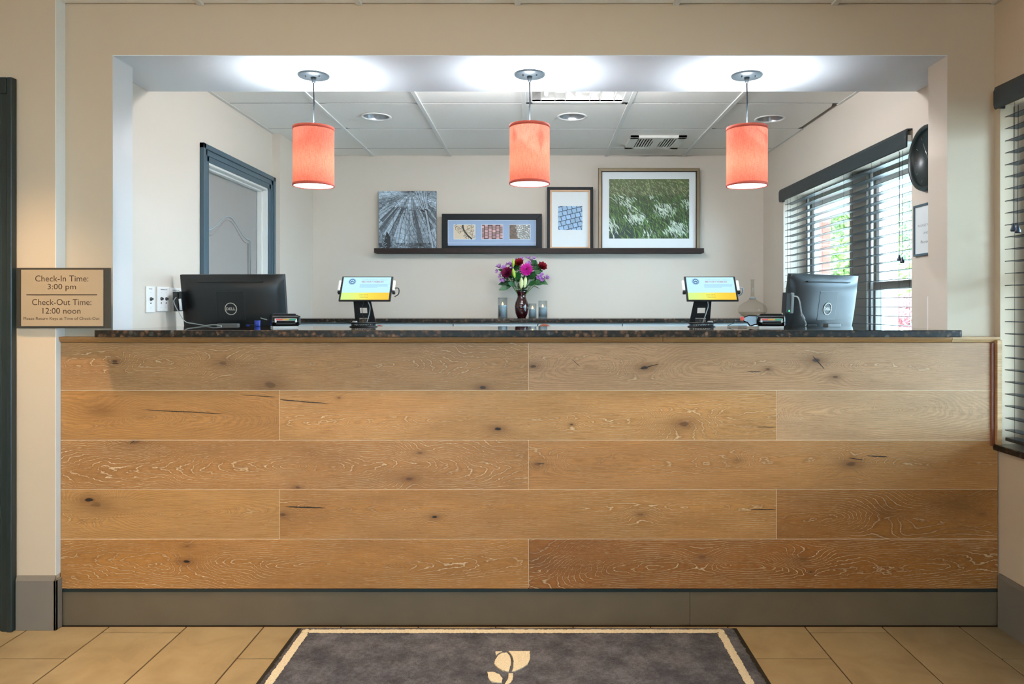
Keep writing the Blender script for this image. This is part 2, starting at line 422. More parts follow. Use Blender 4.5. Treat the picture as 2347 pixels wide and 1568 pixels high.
def text(s, mat, parent, cx, cz, w, y, h=None, name='lettering', flip=False, bold=0, center=True):
    """flat lettering in parent's local XZ plane, facing -Y, fitted to width w (and height h)"""
    cu = bpy.data.curves.new('t', 'FONT'); cu.body = s; cu.align_x = 'CENTER'; cu.size = 1; cu.extrude = .0; cu.offset = bold
    cu.resolution_u = 3; o = bpy.data.objects.new('t', cu)
    me = bpy.data.meshes.new_from_object(o); bpy.data.objects.remove(o)
    xs = [v.co.x for v in me.vertices]; zs = [v.co.y for v in me.vertices]
    sx = w/(max(xs)-min(xs)); sz = h/(max(zs)-min(zs)) if h else sx; mx = (max(xs)+min(xs))/2; mz = (max(zs)+min(zs))/2
    for v in me.vertices: v.co = ((v.co.x-mx)*sx, 0, (v.co.y-mz)*sz)
    me.materials.clear(); me.materials.append(M[mat]); me.name = name
    ob = link(name, me, parent, (cx, y, cz)); return ob

# ------------------------------------------------------------ ROOM SHELL
WY = 2.937; WB = 3.08; JL, JR = -1.697, 1.637; HZ = E+1.005; LC = E+1.214; OC = E+1.19
LX, RX = -1.81, 1.765      # office side walls
BY = 5.75
# partition with the opening
pt = struct(bpy.data.objects.new('wall_middle', None)); C.objects.link(pt); pt.location = (0, WY, 0)
bm = nb(); box(bm, -1.888, JL, WY, WB, 0, LC+.1); part('pier', bm, 'wall_lobby', pt)
bm = nb(); box(bm, -1.8885, -1.885, 2.8795, WY+.001, .212, LC); struct(part('daylit_corner_strip', bm, 'white_trim'))  # pale strip paints daylight onto the side of this wall corner
bm = nb(); box(bm, JR, 2.0, WY, WB, 0, LC+.1); part('pier', bm, 'wall_lobby', pt)
bm = nb(); box(bm, JL, JR, WY, WB, 0, E-.118); part('half_wall', bm, 'wall_lobby', pt)
bm = nb(); box(bm, JL, JR, WY, WB, HZ+.004, LC+.1); part('header', bm, 'wall_lobby', pt)
bm = nb(); box(bm, -1.95, 1.95, WB, 3.423, HZ, LC+.1); box(bm, JL, JR, WY+.001, WB, HZ, HZ+.004); part('soffit', bm, 'soffit_cool_tint', pt)
# painted reveals of the opening: thin returns in the office paint
bm = nb(); box(bm, JL-.001, JL+.0015, WY+.0005, WB, E-.118, HZ); part('jamb_face', bm, 'jamb_paint', pt)
bm = nb(); box(bm, JR-.0015, JR+.001, WY+.0005, WB, E-.118, HZ); part('jamb_face', bm, 'wall_office', pt)
# lobby left wall section, in front of the partition plane
o = nb(); box(o, -2.12, -1.888, 2.88, 3.10, 0, LC+.1); box(o, -4.6, -3.05, 2.88, 3.10, 0, LC+.1); box(o, -3.05, -2.12, 2.88, 3.10, E+.82, LC+.1)
struct(part('wall_left', o, 'wall_lobby'))
o = nb(); box(o, -4.75, -4.6, -4.5, 2.9, 0, LC+.1); struct(part('wall_left', o, 'wall_lobby'))
o = nb(); box(o, -4.6, -2.1, -4.65, -4.5, 0, LC+.1); box(o, -.5, 2.0, -4.65, -4.5, 0, LC+.1); box(o, -2.1, -.5, -4.65, -4.5, 2.2, LC+.1); struct(part('wall_front', o, 'wall_lobby'))  # opening added behind the camera for frontal daylight
d3 = struct(bpy.data.objects.new('added_entrance_doors', None)); C.objects.link(d3); d3.location = (-1.3, -4.57, 0)  # glazed doors made up for that daylight opening, out of view
for a in (-2.1, -1.3):
    bm = nb(); ring_frame(bm, a+.003, a+.797, .005, 2.195, .05, -4.6, -4.55, .002); gl_ = part('door_frame', bm, 'slate_dark', d3)
    bm = nb(); box(bm, a+.05, a+.75, -4.578, -4.574, .055, 2.145); part('pane', bm, 'pane_glass', gl_)
# right outer wall of the lobby with its window and an added rear one
wr = nb(); y_ = [(-4.5, -1.4), (0.2, 1.3), (2.90, 2.937)]
for a, c in y_: box(wr, 1.824, 2.02, a, c, 0, LC+.1)
for a, c in ((-1.4, .2), (1.3, 2.90)): box(wr, 1.824, 2.02, a, c, 0, E-.565); box(wr, 1.824, 2.02, a, c, E+.80, LC+.1)
struct(part('wall_right', wr, 'wall_lobby'))
# office walls
o = nb(); box(o, LX-.10, LX, WB, 4.01, 0, OC+.3); box(o, LX-.10, LX, 4.95, 5.02, 0, OC+.3); box(o, LX-.10, LX, 4.01, 4.95, E+.81, OC+.3)
box(o, LX-.10, -1.757, 5.02, BY, 0, OC+.3); struct(part('wall_left', o, 'wall_office'))
o = nb(); box(o, -2.2, 2.1, BY, BY+.12, 0, OC+.3); struct(part('wall_back', o, 'wall_office'))
o = nb()
for a, c in ((WB, 3.47), (5.28, BY)): box(o, RX, 2.02, a, c, 0, OC+.3)
box(o, RX, 2.02, 3.47, 5.28, 0, E-.48); box(o, RX, 2.02, 3.47, 5.28, E+.80, OC+.3)
struct(part('wall_right', o, 'wall_office'))

# floors
fl = struct(bpy.data.objects.new('floor', None)); C.objects.link(fl)
bm = nb(); box(bm, -4.6, 2.02, -4.5, 3.09, -.06, -.003); part('grout_bed', bm, 'grout', fl)
tm = None
def tile_obj(x0, x1, y0, y1):
    t = nb(); g = .0027; x0 += g; x1 -= g; y0 += g; y1 -= g
    cx, cy = (x0+x1)/2, (y0+y1)/2
    box(t, x0-cx, x1-cx, y0-cy, y1-cy, -.012, 0, .0012, 1)
    me = bpy.data.meshes.new('floor_tile'); t.to_mesh(me); t.free(); me.materials.append(M['stone_tile']); return me, cx, cy
full, _, _ = tile_obj(-.1525, .1525, -.305, .305)
for k in range(-10, 12):
    x0 = -1.690+.305*k; x1 = x0+.305
    off = {2: 2.64, 0: 2.851, 1: 3.05}[k % 3]; j = off
    while j < 2.9: j += .61
    while j > -.4:
        y1, y0 = j, j-.61; j -= .61
        yy1 = min(y1, 2.905); xx1 = min(x1, 1.822); xx0 = x0
        if xx1-xx0 < .02 or yy1-y0 < .02: continue
        if yy1 == y1 and xx1 == x1: me, cx, cy = full, (x0+x1)/2, (y0+y1)/2
        else: me, cx, cy = tile_obj(xx0, xx1, y0, yy1)
        link('floor_tile', me, fl, (cx, cy, 0))
bm = nb(); box(bm, -4.6, 1.824, -4.5, -.96, -.003, 0); part('far_tiling', bm, 'stone_tile', fl)
o = nb(); box(o, LX, RX, WB, BY, -.06, 0); struct(part('floor', o, 'carpet'))

# suspended ceilings
def ceiling(xs, ys, z, x_min, x_max, y_min, y_max, skip=(), gap=False, holes=()):
    root = struct(bpy.data.objects.new('ceiling', None)); C.objects.link(root); root.location = (0, 0, z)
    bm = nb(); box(bm, x_min-.1, x_max+.1, y_min, y_max+.05, z+.10, z+.13); part('deck', bm, 'dark_void', root)
    cache = {}
    for i in range(len(xs)-1):
        for j in range(len(ys)-1):
            if (i, j) in skip: continue
            a, c = max(xs[i], x_min), min(xs[i+1], x_max); d, e = max(ys[j], y_min), min(ys[j+1], y_max)
            if c-a < .02 or e-d < .02: continue
            key = (round(c-a, 3), round(e-d, 3)); sl = 0
            if gap and i == len(xs)-2 and 4.2 < ys[j] < 4.5: sl = .022; key = key+('g',)
            hl = [(hx-(a+c)/2, hy-(d+e)/2) for hx, hy in holes if a < hx < c and d < hy < e]
            if hl: key = key+('h', i, j)
            if key not in cache:
                t = nb(); w, h = (c-a)/2-.009, (e-d)/2-.006
                if sl and not hl: prism(t, [(-w, -h), (w-.004, -h), (w-sl-.006, h*.0), (w-.006, h), (-w, h)], 'z', .0, .015)
                elif hl:
                    hx, hy = hl[0]; N = 48; w2 = w-(.020 if sl else 0); oc_, ic_, ot, it = [], [], [], []
                    for q in range(N):
                        an = 2*PI*q/N; dx, dy = math.cos(an), math.sin(an)
                        tx_ = ((w2-hx) if dx > 0 else (w+hx))/max(abs(dx), 1e-9); ty_ = ((h-hy) if dy > 0 else (h+hy))/max(abs(dy), 1e-9); tt = min(tx_, ty_)
                        for lst, rr0, zz in ((oc_, tt, 0), (ot, tt, .015), (ic_, .08, 0), (it, .08, .015)): lst.append(t.verts.new((hx+dx*rr0, hy+dy*rr0, zz)))
                    for q in range(N):
                        p = (q+1) % N
                        t.faces.new((oc_[q], oc_[p], ic_[p], ic_[q])); t.faces.new((ot[q], ot[p], it[p], it[q])); t.faces.new((oc_[q], oc_[p], ot[p], ot[q])); t.faces.new((ic_[q], ic_[p], it[p], it[q]))
                else: box(t, -w, w, -h, h, 0, .015, .003, 1)
                me = bpy.data.meshes.new('ceiling_tile'); t.to_mesh(me); t.free(); me.materials.append(M['ceiling_tile']); cache[key] = me
            link('ceiling_tile', cache[key], root, ((a+c)/2, (d+e)/2, -.002))
    for x in xs:
        if x_min < x < x_max:
            t = nb(); box(t, x-.012, x+.012, y_min, y_max, z-.009, z+.012, .001, 1); part('tee_bar', t, 'tee_bar', root)
    for y in ys:
        if y_min < y < y_max:
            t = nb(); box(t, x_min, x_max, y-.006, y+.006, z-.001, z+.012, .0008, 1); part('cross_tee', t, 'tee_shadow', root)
    for (a, c, d, e) in ((x_min, x_min+.022, y_min, y_max),)+(((x_max-.018, x_max, y_min, 4.30), (x_max-.018, x_max, 4.88, y_max)) if gap else ((x_max-.018, x_max, y_min, y_max),)):
        t = nb(); box(t, a, c, d, e, z-.006, z-.003); box(t, a if a == x_min else c-.002, a+.002 if a == x_min else c, d, e, z-.006, z+.015); part('wall_angle', t, 'tee_bar', root)
    return root
oxs = [-1.81-.1, -1.285, -.685, -.077, .535, 1.14, 1.765+.2]
oys = [3.07, 3.668, 4.278, 4.890, 5.497, 5.95]
ceiling(oxs, oys, OC, LX, RX, 3.424, BY, skip={(3, 1)}, gap=True, holes=[(-1.003, 4.57), (.214, 4.57), (1.46, 4.62)])
lxs = [-4.6+.58*0]+[-.08+.632*k for k in range(-6, 3)]+[1.824]
lys = [-4.5+.61*k for k in range(0, 13)]+[2.937]
ceiling(lxs, lys, LC, -4.6, 1.824, -4.5, WY, holes=SPOTS)

# baseboards
def bb(name, pts_fn, segs): pass
bm = nb(); box(bm, -2.036, -1.888+.010, 2.868, 2.88, 0, .195, .0015); box(bm, -1.888, -1.878, 2.868, 2.907, 0, .195, .0015)
prism(bm, [(2.869, .195), (2.88, .195), (2.88, .212), (2.876, .212)], 'x', -2.036, -1.884)
struct(part('baseboard_left', bm, 'base_grey'))
bm = nb(); box(bm, 1.813, 1.824, -4.4, 2.90, 0, .195, .0015); prism(bm, [(1.814, .195), (1.824, .195), (1.824, .212), (1.820, .212)], 'y', -4.4, 2.90)
struct(part('baseboard_right', bm, 'base_grey'))

# ------------------------------------------------------------ doors
def casing_profile(bm, seg, w, axis_pts):
    pass
# lobby door at the far left: dark casing with stepped moulding and the slab beyond
d1 = struct(bpy.data.objects.new('door_1', None)); C.objects.link(d1); d1.location = (-2.6, 2.88, 0)
for (a, c, yy, nm) in ((-2.058, -2.038, 2.850, 'casing_edge'), (-2.085, -2.058, 2.857, 'casing_step'), (-2.125, -2.085, 2.862, 'casing_inner')):
    bm = nb(); box(bm, a, c, yy, 2.88, 0, E+.894-(-2.038-c), .003); part(nm, bm, 'slate_dark', d1)
bm = nb(); box(bm, -3.14, -2.06, 2.850, 2.88, E+.83, E+.894, .003); box(bm, -3.12, -2.09, 2.862, 2.88, E+.80, E+.83, .003); part('casing_head', bm, 'slate_dark', d1)
bm = nb(); box(bm, -3.14, -3.05, 2.855, 2.88, 0, E+.83, .003); part('casing_side', bm, 'slate_dark', d1)
bm = nb(); box(bm, -3.045, -2.125, 2.93, 2.97, .01, E+.815, .002)
for z0, z1 in ((.2, .95), (1.1, 1.95)):
    for a in (-2.95, -2.53): ring_frame(bm, a, a+.33, z0, z1, .03, 2.922, 2.931, .001)
part('door_slab', bm, 'slate_dark', d1)
# office door on the left wall (panelled leaf in a slate casing, white jamb)
d2 = struct(bpy.data.objects.new('door_2', None)); C.objects.link(d2); d2.location = (LX, 4.48, 0)
def yz(bm, y0, y1, z0, z1, x0, x1, bev=.002): return box(bm, x0, x1, y0, y1, z0, z1, bev)
y0, y1, zt = 3.94, 5.02, E+.885
for (i, (dw, px)) in enumerate((((0, .028), .024), ((.028, .058), .016), ((.058, .088), .012))):
    a, c = dw; bm = nb()
    yz(bm, y0+a, y0+c, 0, zt-a, LX, LX+px); yz(bm, y1-c, y1-a, 0, zt-a, LX, LX+px); yz(bm, y0+a, y1-a, zt-c, zt-a, LX, LX+px)
    part('casing', bm, 'slate_paint', d2)
iy0, iy1, iz = y0+.088, y1-.088, zt-.088
bm = nb(); yz(bm, iy1-.012, iy1, 0, iz, LX-.10, LX+.002); yz(bm, iy0, iy0+.012, 0, iz, LX-.10, LX+.002); yz(bm, iy0, iy1, iz-.012, iz, LX-.10, LX+.002); part('jamb', bm, 'white_trim', d2)
bm = nb(); yz(bm, iy1-.024, iy1-.012, 0, iz-.012, LX-.062, LX-.03); yz(bm, iy0+.012, iy0+.024, 0, iz-.012, LX-.062, LX-.03); yz(bm, iy0+.012, iy1-.012, iz-.024, iz-.012, LX-.062, LX-.03); part('door_stop', bm, 'white_trim', d2)
bm = nb(); yz(bm, iy0+.014, iy1-.016, .01, iz-.018, LX-.10, LX-.066, .001); leaf = part('door_leaf', bm, 'door_grey', d2)
# arched raised moulding
def arch(t, inset): # path of moulding in (y,z)
    a, c = iy0+.11+inset, iy1-.13-inset; zb = 1.05+inset; zs = iz-.36-inset*.6; pts = [(a, zb), (a, zs)]
    n = 24
    for k in range(1, n):
        u = k/n; s = .5-.5*math.cos(2*PI*u); pts.append((a+(c-a)*u, zs+(.115)*s**1.3))
    pts += [(c, zs), (c, zb)]; return pts
for ins in (0, .035):
    p = arch(0, ins); p3 = [(LX-.066, q[0], q[1]) for q in p+[p[0]]]
    bm = nb(); tube(bm, p3, .0055, 6); part('panel_moulding', bm, 'pad_grey' if ins == 0 else 'door_grey', d2)
bm = nb(); lathe(bm, [(.0, 0), (.026, .004), (.03, .02), (.02, .035), (.011, .04), (.011, .06)], LX-.006, iy1-.08, 1.0, 20, 'x'); part('door_knob', bm, 'silver', d2)

# ------------------------------------------------------------ reception desk front
desk = thing('reception_desk', 'long reception desk faced with wide limed oak planks above a grey kick board', 'reception desk', (0, 2.907, 0))
PY = 2.907
def px(x): return (x-1232)/580.0
rows = [(-.138, -.3276), (-.3276, -.5241), (-.5241, -.7190), (-.7190, -.9155), (-.9155, -1.112)]
XL, XR = -1.888+.002, 1.824-.004
J1, J2, J3 = px(1211.5), px(641), px(1780)
def K(x, y, s, d, row, c): # knot from measured point into plank-local metres
    zc_ = (rows[row][0]+rows[row][1])/2
    return ((x-1232)/580.0-c, (705-y)/580.0-zc_, s, d)
def Kr(x, y, ln, wd, sl, row, c):
    zc_ = (rows[row][0]+rows[row][1])/2
    return ((x-1232)/580.0-c, (705-y)/580.0-zc_, ln, wd, sl)
planks = []
def plank(row, x0, x1, **k): planks.append((row, x0, x1, k))
c = (XL+J1)/2
plank(0, XL, J1, y0=.006, slope=.045, zc=.012, base=(176,136,94), pore=.6, knots=[K(512,833,.017,.35,0,c), K(620,882,.022,.4,0,c), K(1106,889,.012,.8,0,c), K(264,829,.009,.7,0,c)], cracks=[Kr(264,833,.03,.0018,0,0,c)])
c = (J1+XR)/2
plank(0, J1, XR, y0=.035, slope=-.02, zc=.0, base=(188,150,117), pore=.45, knots=[K(1222,839,.011,.7,0,c), K(1478,842,.015,.8,0,c), K(1870,826,.016,.75,0,c), K(1914,864,.010,.5,0,c), K(1760,846,.008,.5,0,c)], cracks=[Kr(1320,832,.035,.0012,-.9,0,c), Kr(1488,840,.08,.0018,.25,0,c), Kr(1728,852,.06,.0016,-.02,0,c), Kr(1876,831,.05,.003,-1.1,0,c)])  # paler base paints in the window daylight on this end
c = (XL+J2)/2
plank(1, XL, J2, y0=.03, slope=.10, zc=-.01, base=(184,138,84), pore=.25, knots=[K(230,940,.02,.0,1,c)], cracks=[Kr(595,908,.15,.0014,-.06,1,c), Kr(420,944,.34,.0018,-.05,1,c)])
c = (J2+J3)/2
plank(1, J2, J3, y0=.01, slope=.03, zc=-.02, base=(190,146,94), pore=.65, knots=[K(1141,983,.013,1,1,c), K(1310,973,.006,.8,1,c), K(1568,973,.017,.45,1,c), K(777,912,.005,.6,1,c)], cracks=[Kr(690,920,.22,.0022,-.09,1,c), Kr(1755,979,.08,.0015,0,1,c)])
c = (J3+XR)/2
plank(1, J3, XR, y0=.01, slope=.08, zc=.02, base=(198,160,124), pore=.5)  # pale tone is daylight put into the colour of the same oak
c = (XL+J1)/2
plank(2, XL, J1, y0=.0, slope=.06, zc=-.005, base=(180,134,84), pore=.9, knots=[K(962,1038,.010,.4,2,c), K(938,1098,.012,.5,2,c), K(310,1013,.018,.35,2,c), K(682,1118,.009,.5,2,c)], cracks=[Kr(303,1014,.02,.0016,.8,2,c)])
c = (J1+XR)/2
plank(2, J1, XR, y0=.022, slope=-.012, zc=.01, base=(184,136,84), pore=.45, knots=[K(1232,1063,.013,.4,2,c), K(1690,1055,.009,.1,2,c), K(1950,1065,.017,.45,2,c)], cracks=[Kr(2010,1046,.09,.0020,-.05,2,c), Kr(1962,1052,.06,.0018,-.15,2,c), Kr(1240,1063,.03,.0016,0,2,c)])
c = (XL+J2)/2
plank(3, XL, J2, y0=-.01, slope=.07, zc=.01, base=(192,148,94), pore=.4, knots=[K(204,1147,.017,.95,3,c), K(222,1158,.02,.3,3,c)])
c = (J2+J3)/2
plank(3, J2, J3, y0=.004, slope=.01, zc=.02, base=(184,136,80), pore=.7, knots=[K(996,1185,.009,1,3,c), K(648,1180,.011,.5,3,c), K(1468,1180,.010,.3,3,c)], cracks=[Kr(700,1163,.17,.0024,-.03,3,c), Kr(1748,1168,.11,.0018,0,3,c)])
c = (J3+XR)/2
plank(3, J3, XR, y0=.0, slope=.03, zc=-.02, base=(162,112,56), pore=.65, knots=[K(2250,1178,.010,.1,3,c), K(2200,1160,.03,.0,3,c), K(2030,1180,.02,.0,3,c)])  # darker base paints in the shade below the window sill
c = (XL+J1)/2
plank(4, XL, J1, y0=-.02, slope=.05, zc=.0, base=(180,130,70), pore=.8, knots=[K(427,1287,.012,1,4,c), K(430,1252,.009,.2,4,c)])
c = (J1+XR)/2
plank(4, J1, XR, y0=.012, slope=.035, zc=-.01, base=(156,104,48), pore=.85, knots=[K(1838,1284,.013,.12,4,c), K(1610,1278,.012,.2,4,c), K(1858,1311,.004,.9,4,c), K(1225,1285,.03,.0,4,c)])  # deep tone puts the lower right shade into this plank's colour
for i, (row, x0, x1, k) in enumerate(planks):
    z1, z0 = E+rows[row][0], E+rows[row][1]; g = .0009; oakm = oak('limed_oak_%d' % i, i+1, **k)
    bm = nb(); box(bm, x0+g, x1-g, PY-.0 + random.uniform(-.0006, .0006), WY-.006, z0+g, z1-g, .0012, 1)
    part('plank', bm, oakm, desk, origin=((x0+x1)/2, PY+.01, (z0+z1)/2))
# pale lipping between planks and structural backing
simple('joint_pale', srgb(236,216,184), .6)
bm = nb(); box(bm, XL+.002, XR-.002, PY+.0014, WY-.004, E-1.108, E-.14); part('backing_panel', bm, 'joint_pale', desk)
# cap moulding
oc1 = oak('limed_oak_cap', 31, .03, .01, .05, base=(178,132,82), pore=.3)
oc2 = oak('limed_oak_cap_daylit', 33, .04, .02, .06, base=(206,172,132), pore=.3)  # paler copy of the cap oak with window daylight painted in
jc = px(1518)
jl = -1.7
for (a, c_, mm) in ((-1.888-.004, jc, oc1), (jc, px(2180), oc1), (px(2180), 1.822, oc2)):
    bm = nb(); prism(bm, [(PY-.010, E-.1152), (WY-.002, E-.1152), (WY-.002, E-.1375), (PY-.001, E-.1375), (PY-.004, E-.1345), (PY-.010, E-.1245)], 'x', a+.0006, c_-.0006, .0006)
    part('cap_moulding', bm, mm, desk, origin=((a+c_)/2, PY, E-.126))
bm = nb(); box(bm, 1.789, 1.8035, PY-.0085, PY-.0005, E-.545, E-.140, .001); part('edge_strip', bm, 'leather_brown', desk)
bm = nb(); box(bm, 1.8035, 1.8225, PY-.022, PY-.0005, E-.545, E-.128, .0015); part('corner_trim', bm, oc2, desk, origin=(1.81, PY, E-.33))
# kick board in two lengths
for (a, c_) in ((XL, px(1582)), (px(1582), XR)):
    bm = nb(); box(bm, a+.0006, c_-.0006, PY+.004, WY-.006, .001, E-1.1125, .001); part('kick_board', bm, 'base_dark', desk)
bm = nb(); box(bm, XL, XR, PY+.001, PY+.008, E-1.125, E-1.1125); part('kick_cap', bm, 'slate_dark', desk)

# countertops
def slab(name, x0, x1, y0, y1, z0, z1, label, r=.010):
    bm = nb(); t = bmesh.new(); bmesh.ops.create_cube(t, size=1)
    for v in t.verts: v.co = ((x0+x1)/2+v.co.x*(x1-x0), (y0+y1)/2+v.co.y*(y1-y0), (z0+z1)/2+v.co.z*(z1-z0))
    ve = [e for e in t.edges if abs(e.verts[0].co.z-e.verts[1].co.z) > .001]
    bmesh.ops.bevel(t, geom=ve, offset=.018, segments=5, profile=.5, affect='EDGES')
    bmesh.ops.bevel(t, geom=[e for e in t.edges if abs(e.verts[0].co.z-e.verts[1].co.z) < .0001], offset=.007, segments=3, profile=.5, affect='EDGES')
    for f in t.faces: f.smooth = abs(f.normal.z) < .98
    merge(bm, t); o = part(name, bm, 'granite'); tag(o, label, 'countertop'); return o
TZ = E-.0876
slab('countertop', -1.716, 1.642, 2.84, WY, TZ-.0272, TZ, 'x') if False else None
# front bar top has ears in front of the wall: outline polygon
bm = nb(); t = bmesh.new()
out = [(-1.716, 2.84), (1.644, 2.84), (1.644, 2.934), (1.632, 2.934), (1.632, 3.42), (-1.692, 3.42), (-1.692, 2.934), (-1.716, 2.934)]
lo = [t.verts.new((p[0], p[1], TZ-.0275)) for p in out]; hi = [t.verts.new((p[0], p[1], TZ)) for p in out]
t.faces.new(lo[::-1]); t.faces.new(hi)
for i in range(len(out)): t.faces.new((lo[i], lo[(i+1) % 8], hi[(i+1) % 8], hi[i]))
ve = [e for e in t.edges if abs(e.verts[0].co.z-e.verts[1].co.z) > .001 and abs(e.verts[0].co.y-2.84) < .001]
bmesh.ops.bevel(t, geom=ve, offset=.012, segments=4, profile=.5, affect='EDGES')
bmesh.ops.bevel(t, geom=[e for e in t.edges if e.verts[0].co.y < 2.86 and e.verts[1].co.y < 2.86 and abs(e.verts[0].co.z-e.verts[1].co.z) < 1e-4], offset=.003, segments=2, profile=.5, affect='EDGES')
merge(bm, t); ct = part('countertop', bm, 'granite'); tag(ct, 'polished brown and black granite bar top on the oak reception desk', 'countertop')
ct2 = slab('countertop', -1.755, RX-.002, 5.06, BY-.002, E-.105, E-.075, 'dark granite worktop along the back wall under the picture ledge')
# base cabinets of the back worktop
for i in range(6):
    x0 = -1.75+i*.5838; x1 = x0+.5838
    cb = thing('base_cabinet', ['leftmost grey base cabinet under the back worktop, at the left wall','second grey base cabinet from the left under the back worktop','third grey base cabinet from the left, left of the flower vase','third grey base cabinet from the right, just right of the vase','second grey base cabinet from the right under the back worktop','rightmost grey base cabinet under the back worktop, by the window wall'][i], 'cabinet', ((x0+x1)/2, 5.4, 0), group='grey base cabinets under the back worktop')
    bm = nb(); box(bm, x0+.001, x1-.001, 5.10, BY-.003, .08, E-.107); part('cabinet_body', bm, 'laminate', cb)
    bm = nb(); box(bm, x0+.004, x1-.004, 5.082, 5.10, E-.27, E-.112, .002); dr = part('drawer', bm, 'laminate', cb)
    bm = nb(); tube(bm, [((x0+x1)/2-.05, 5.082, E-.19), ((x0+x1)/2-.05, 5.055, E-.19), ((x0+x1)/2+.05, 5.055, E-.19), ((x0+x1)/2+.05, 5.082, E-.19)], .004); part('handle', bm, 'silver', dr)
    bm = nb(); box(bm, x0+.004, x1-.004, 5.082, 5.10, .1, E-.275, .002); part('door', bm, 'laminate', cb)
    bm = nb(); box(bm, x0+.001, x1-.001, 5.14, 5.5, 0, .08); part('plinth', bm, 'base_dark', cb)
# clerk desk behind the bar, carrying the monitors
wd = thing('work_desk', 'pale laminate work desk hidden behind the granite bar, under the monitors', 'desk', (0, 3.5, 0))
bm = nb(); box(bm, LX+.03, RX-.03, 3.09, 3.86, E-.56, E-.53, .003); part('desk_top', bm, 'laminate', wd)
for x in (-1.6, -.5, .5, 1.6):
    bm = nb(); box(bm, x-.015, x+.015, 3.12, 3.82, 0, E-.56, .002); part('side_panel', bm, 'laminate', wd)

# ------------------------------------------------------------ windows
def window(idx, X, ya, yb, z0, z1, root_name, mull=None, rail=True):
    w = struct(bpy.data.objects.new(root_name, None)); C.objects.link(w); w.location = (X+.12, (ya+yb)/2, z0)
    x0, x1 = 1.925, 1.985
    bm = nb()
    for (a, c_) in ((ya, ya+.045), (yb-.045, yb)): box(bm, x0, x1, a, c_, z0, z1, .002)
    box(bm, x0, x1, ya, yb, z1-.045, z1, .002); box(bm, x0, x1, ya, yb, z0, z0+.045, .002); part('outer_frame', bm, 'window_frame', w)
    m0, m1 = mull
    bm = nb(); box(bm, x0-.03, x1, m0, m1, z0, z1, .003); part('mullion', bm, 'window_frame', w)
    for (a, c_) in ((ya+.045, m0), (m1, yb-.045)):
        zm = E+.125
        for (p0, p1, xs) in ((zm-.02, z1-.045, .0), (z0+.045, zm+.02, -.022)):
            bm = nb(); fx0, fx1 = x0+.026+xs, x0+.048+xs
            box(bm, fx0, fx1, a, a+.04, p0, p1, .002); box(bm, fx0, fx1, c_-.04, c_, p0, p1, .002)
            box(bm, fx0, fx1, a+.04, c_-.04, p0, p0+.042, .002); box(bm, fx0, fx1, a+.04, c_-.04, p1-.042, p1, .002)
            sash = part('sash', bm, 'window_bright' if xs == 0 else 'window_frame', w)
            bm = nb(); box(bm, (fx0+fx1)/2-.002, (fx0+fx1)/2+.002, a+.041, c_-.041, p0+.043, p1-.043); part('pane', bm, 'pane_glass', sash)
        bm = nb()
        for q in (.0, .012): box(bm, x0-.01, x0+.002, a+.004+q, a+.008+q, z0, z1); box(bm, x0-.01, x0+.002, c_-.008-q, c_-.004-q, z0, z1)
        part('sash_track', bm, 'window_bright', w)
    return w
w1 = window(1, RX, 3.475, 5.275, E-.475, E+.795, 'window_1', (4.24, 4.47))
w2 = window(2, 1.824, 1.305, 2.895, E-.56, E+.795, 'window_2', (1.98, 2.18))
w3 = window(3, 1.824, -1.395, .195, E-.56, E+.795, 'added_window', (-.7, -.5))  # unseen window added for cool daylight fill
# granite sill under the lobby window, white sill in the office
bm = nb(); box(bm, 1.797, 1.93, 1.25, 2.905, E-.562, E-.538, .004); part('window_sill', bm, 'granite', w2)
bm = nb(); box(bm, 1.797, 1.93, -1.45, .25, E-.562, E-.538, .004); part('window_sill', bm, 'granite', w3)
bm = nb(); box(bm, RX-.02, 1.92, 3.44, 5.30, E-.50, E-.476, .003); part('window_sill', bm, 'white_trim', w1)

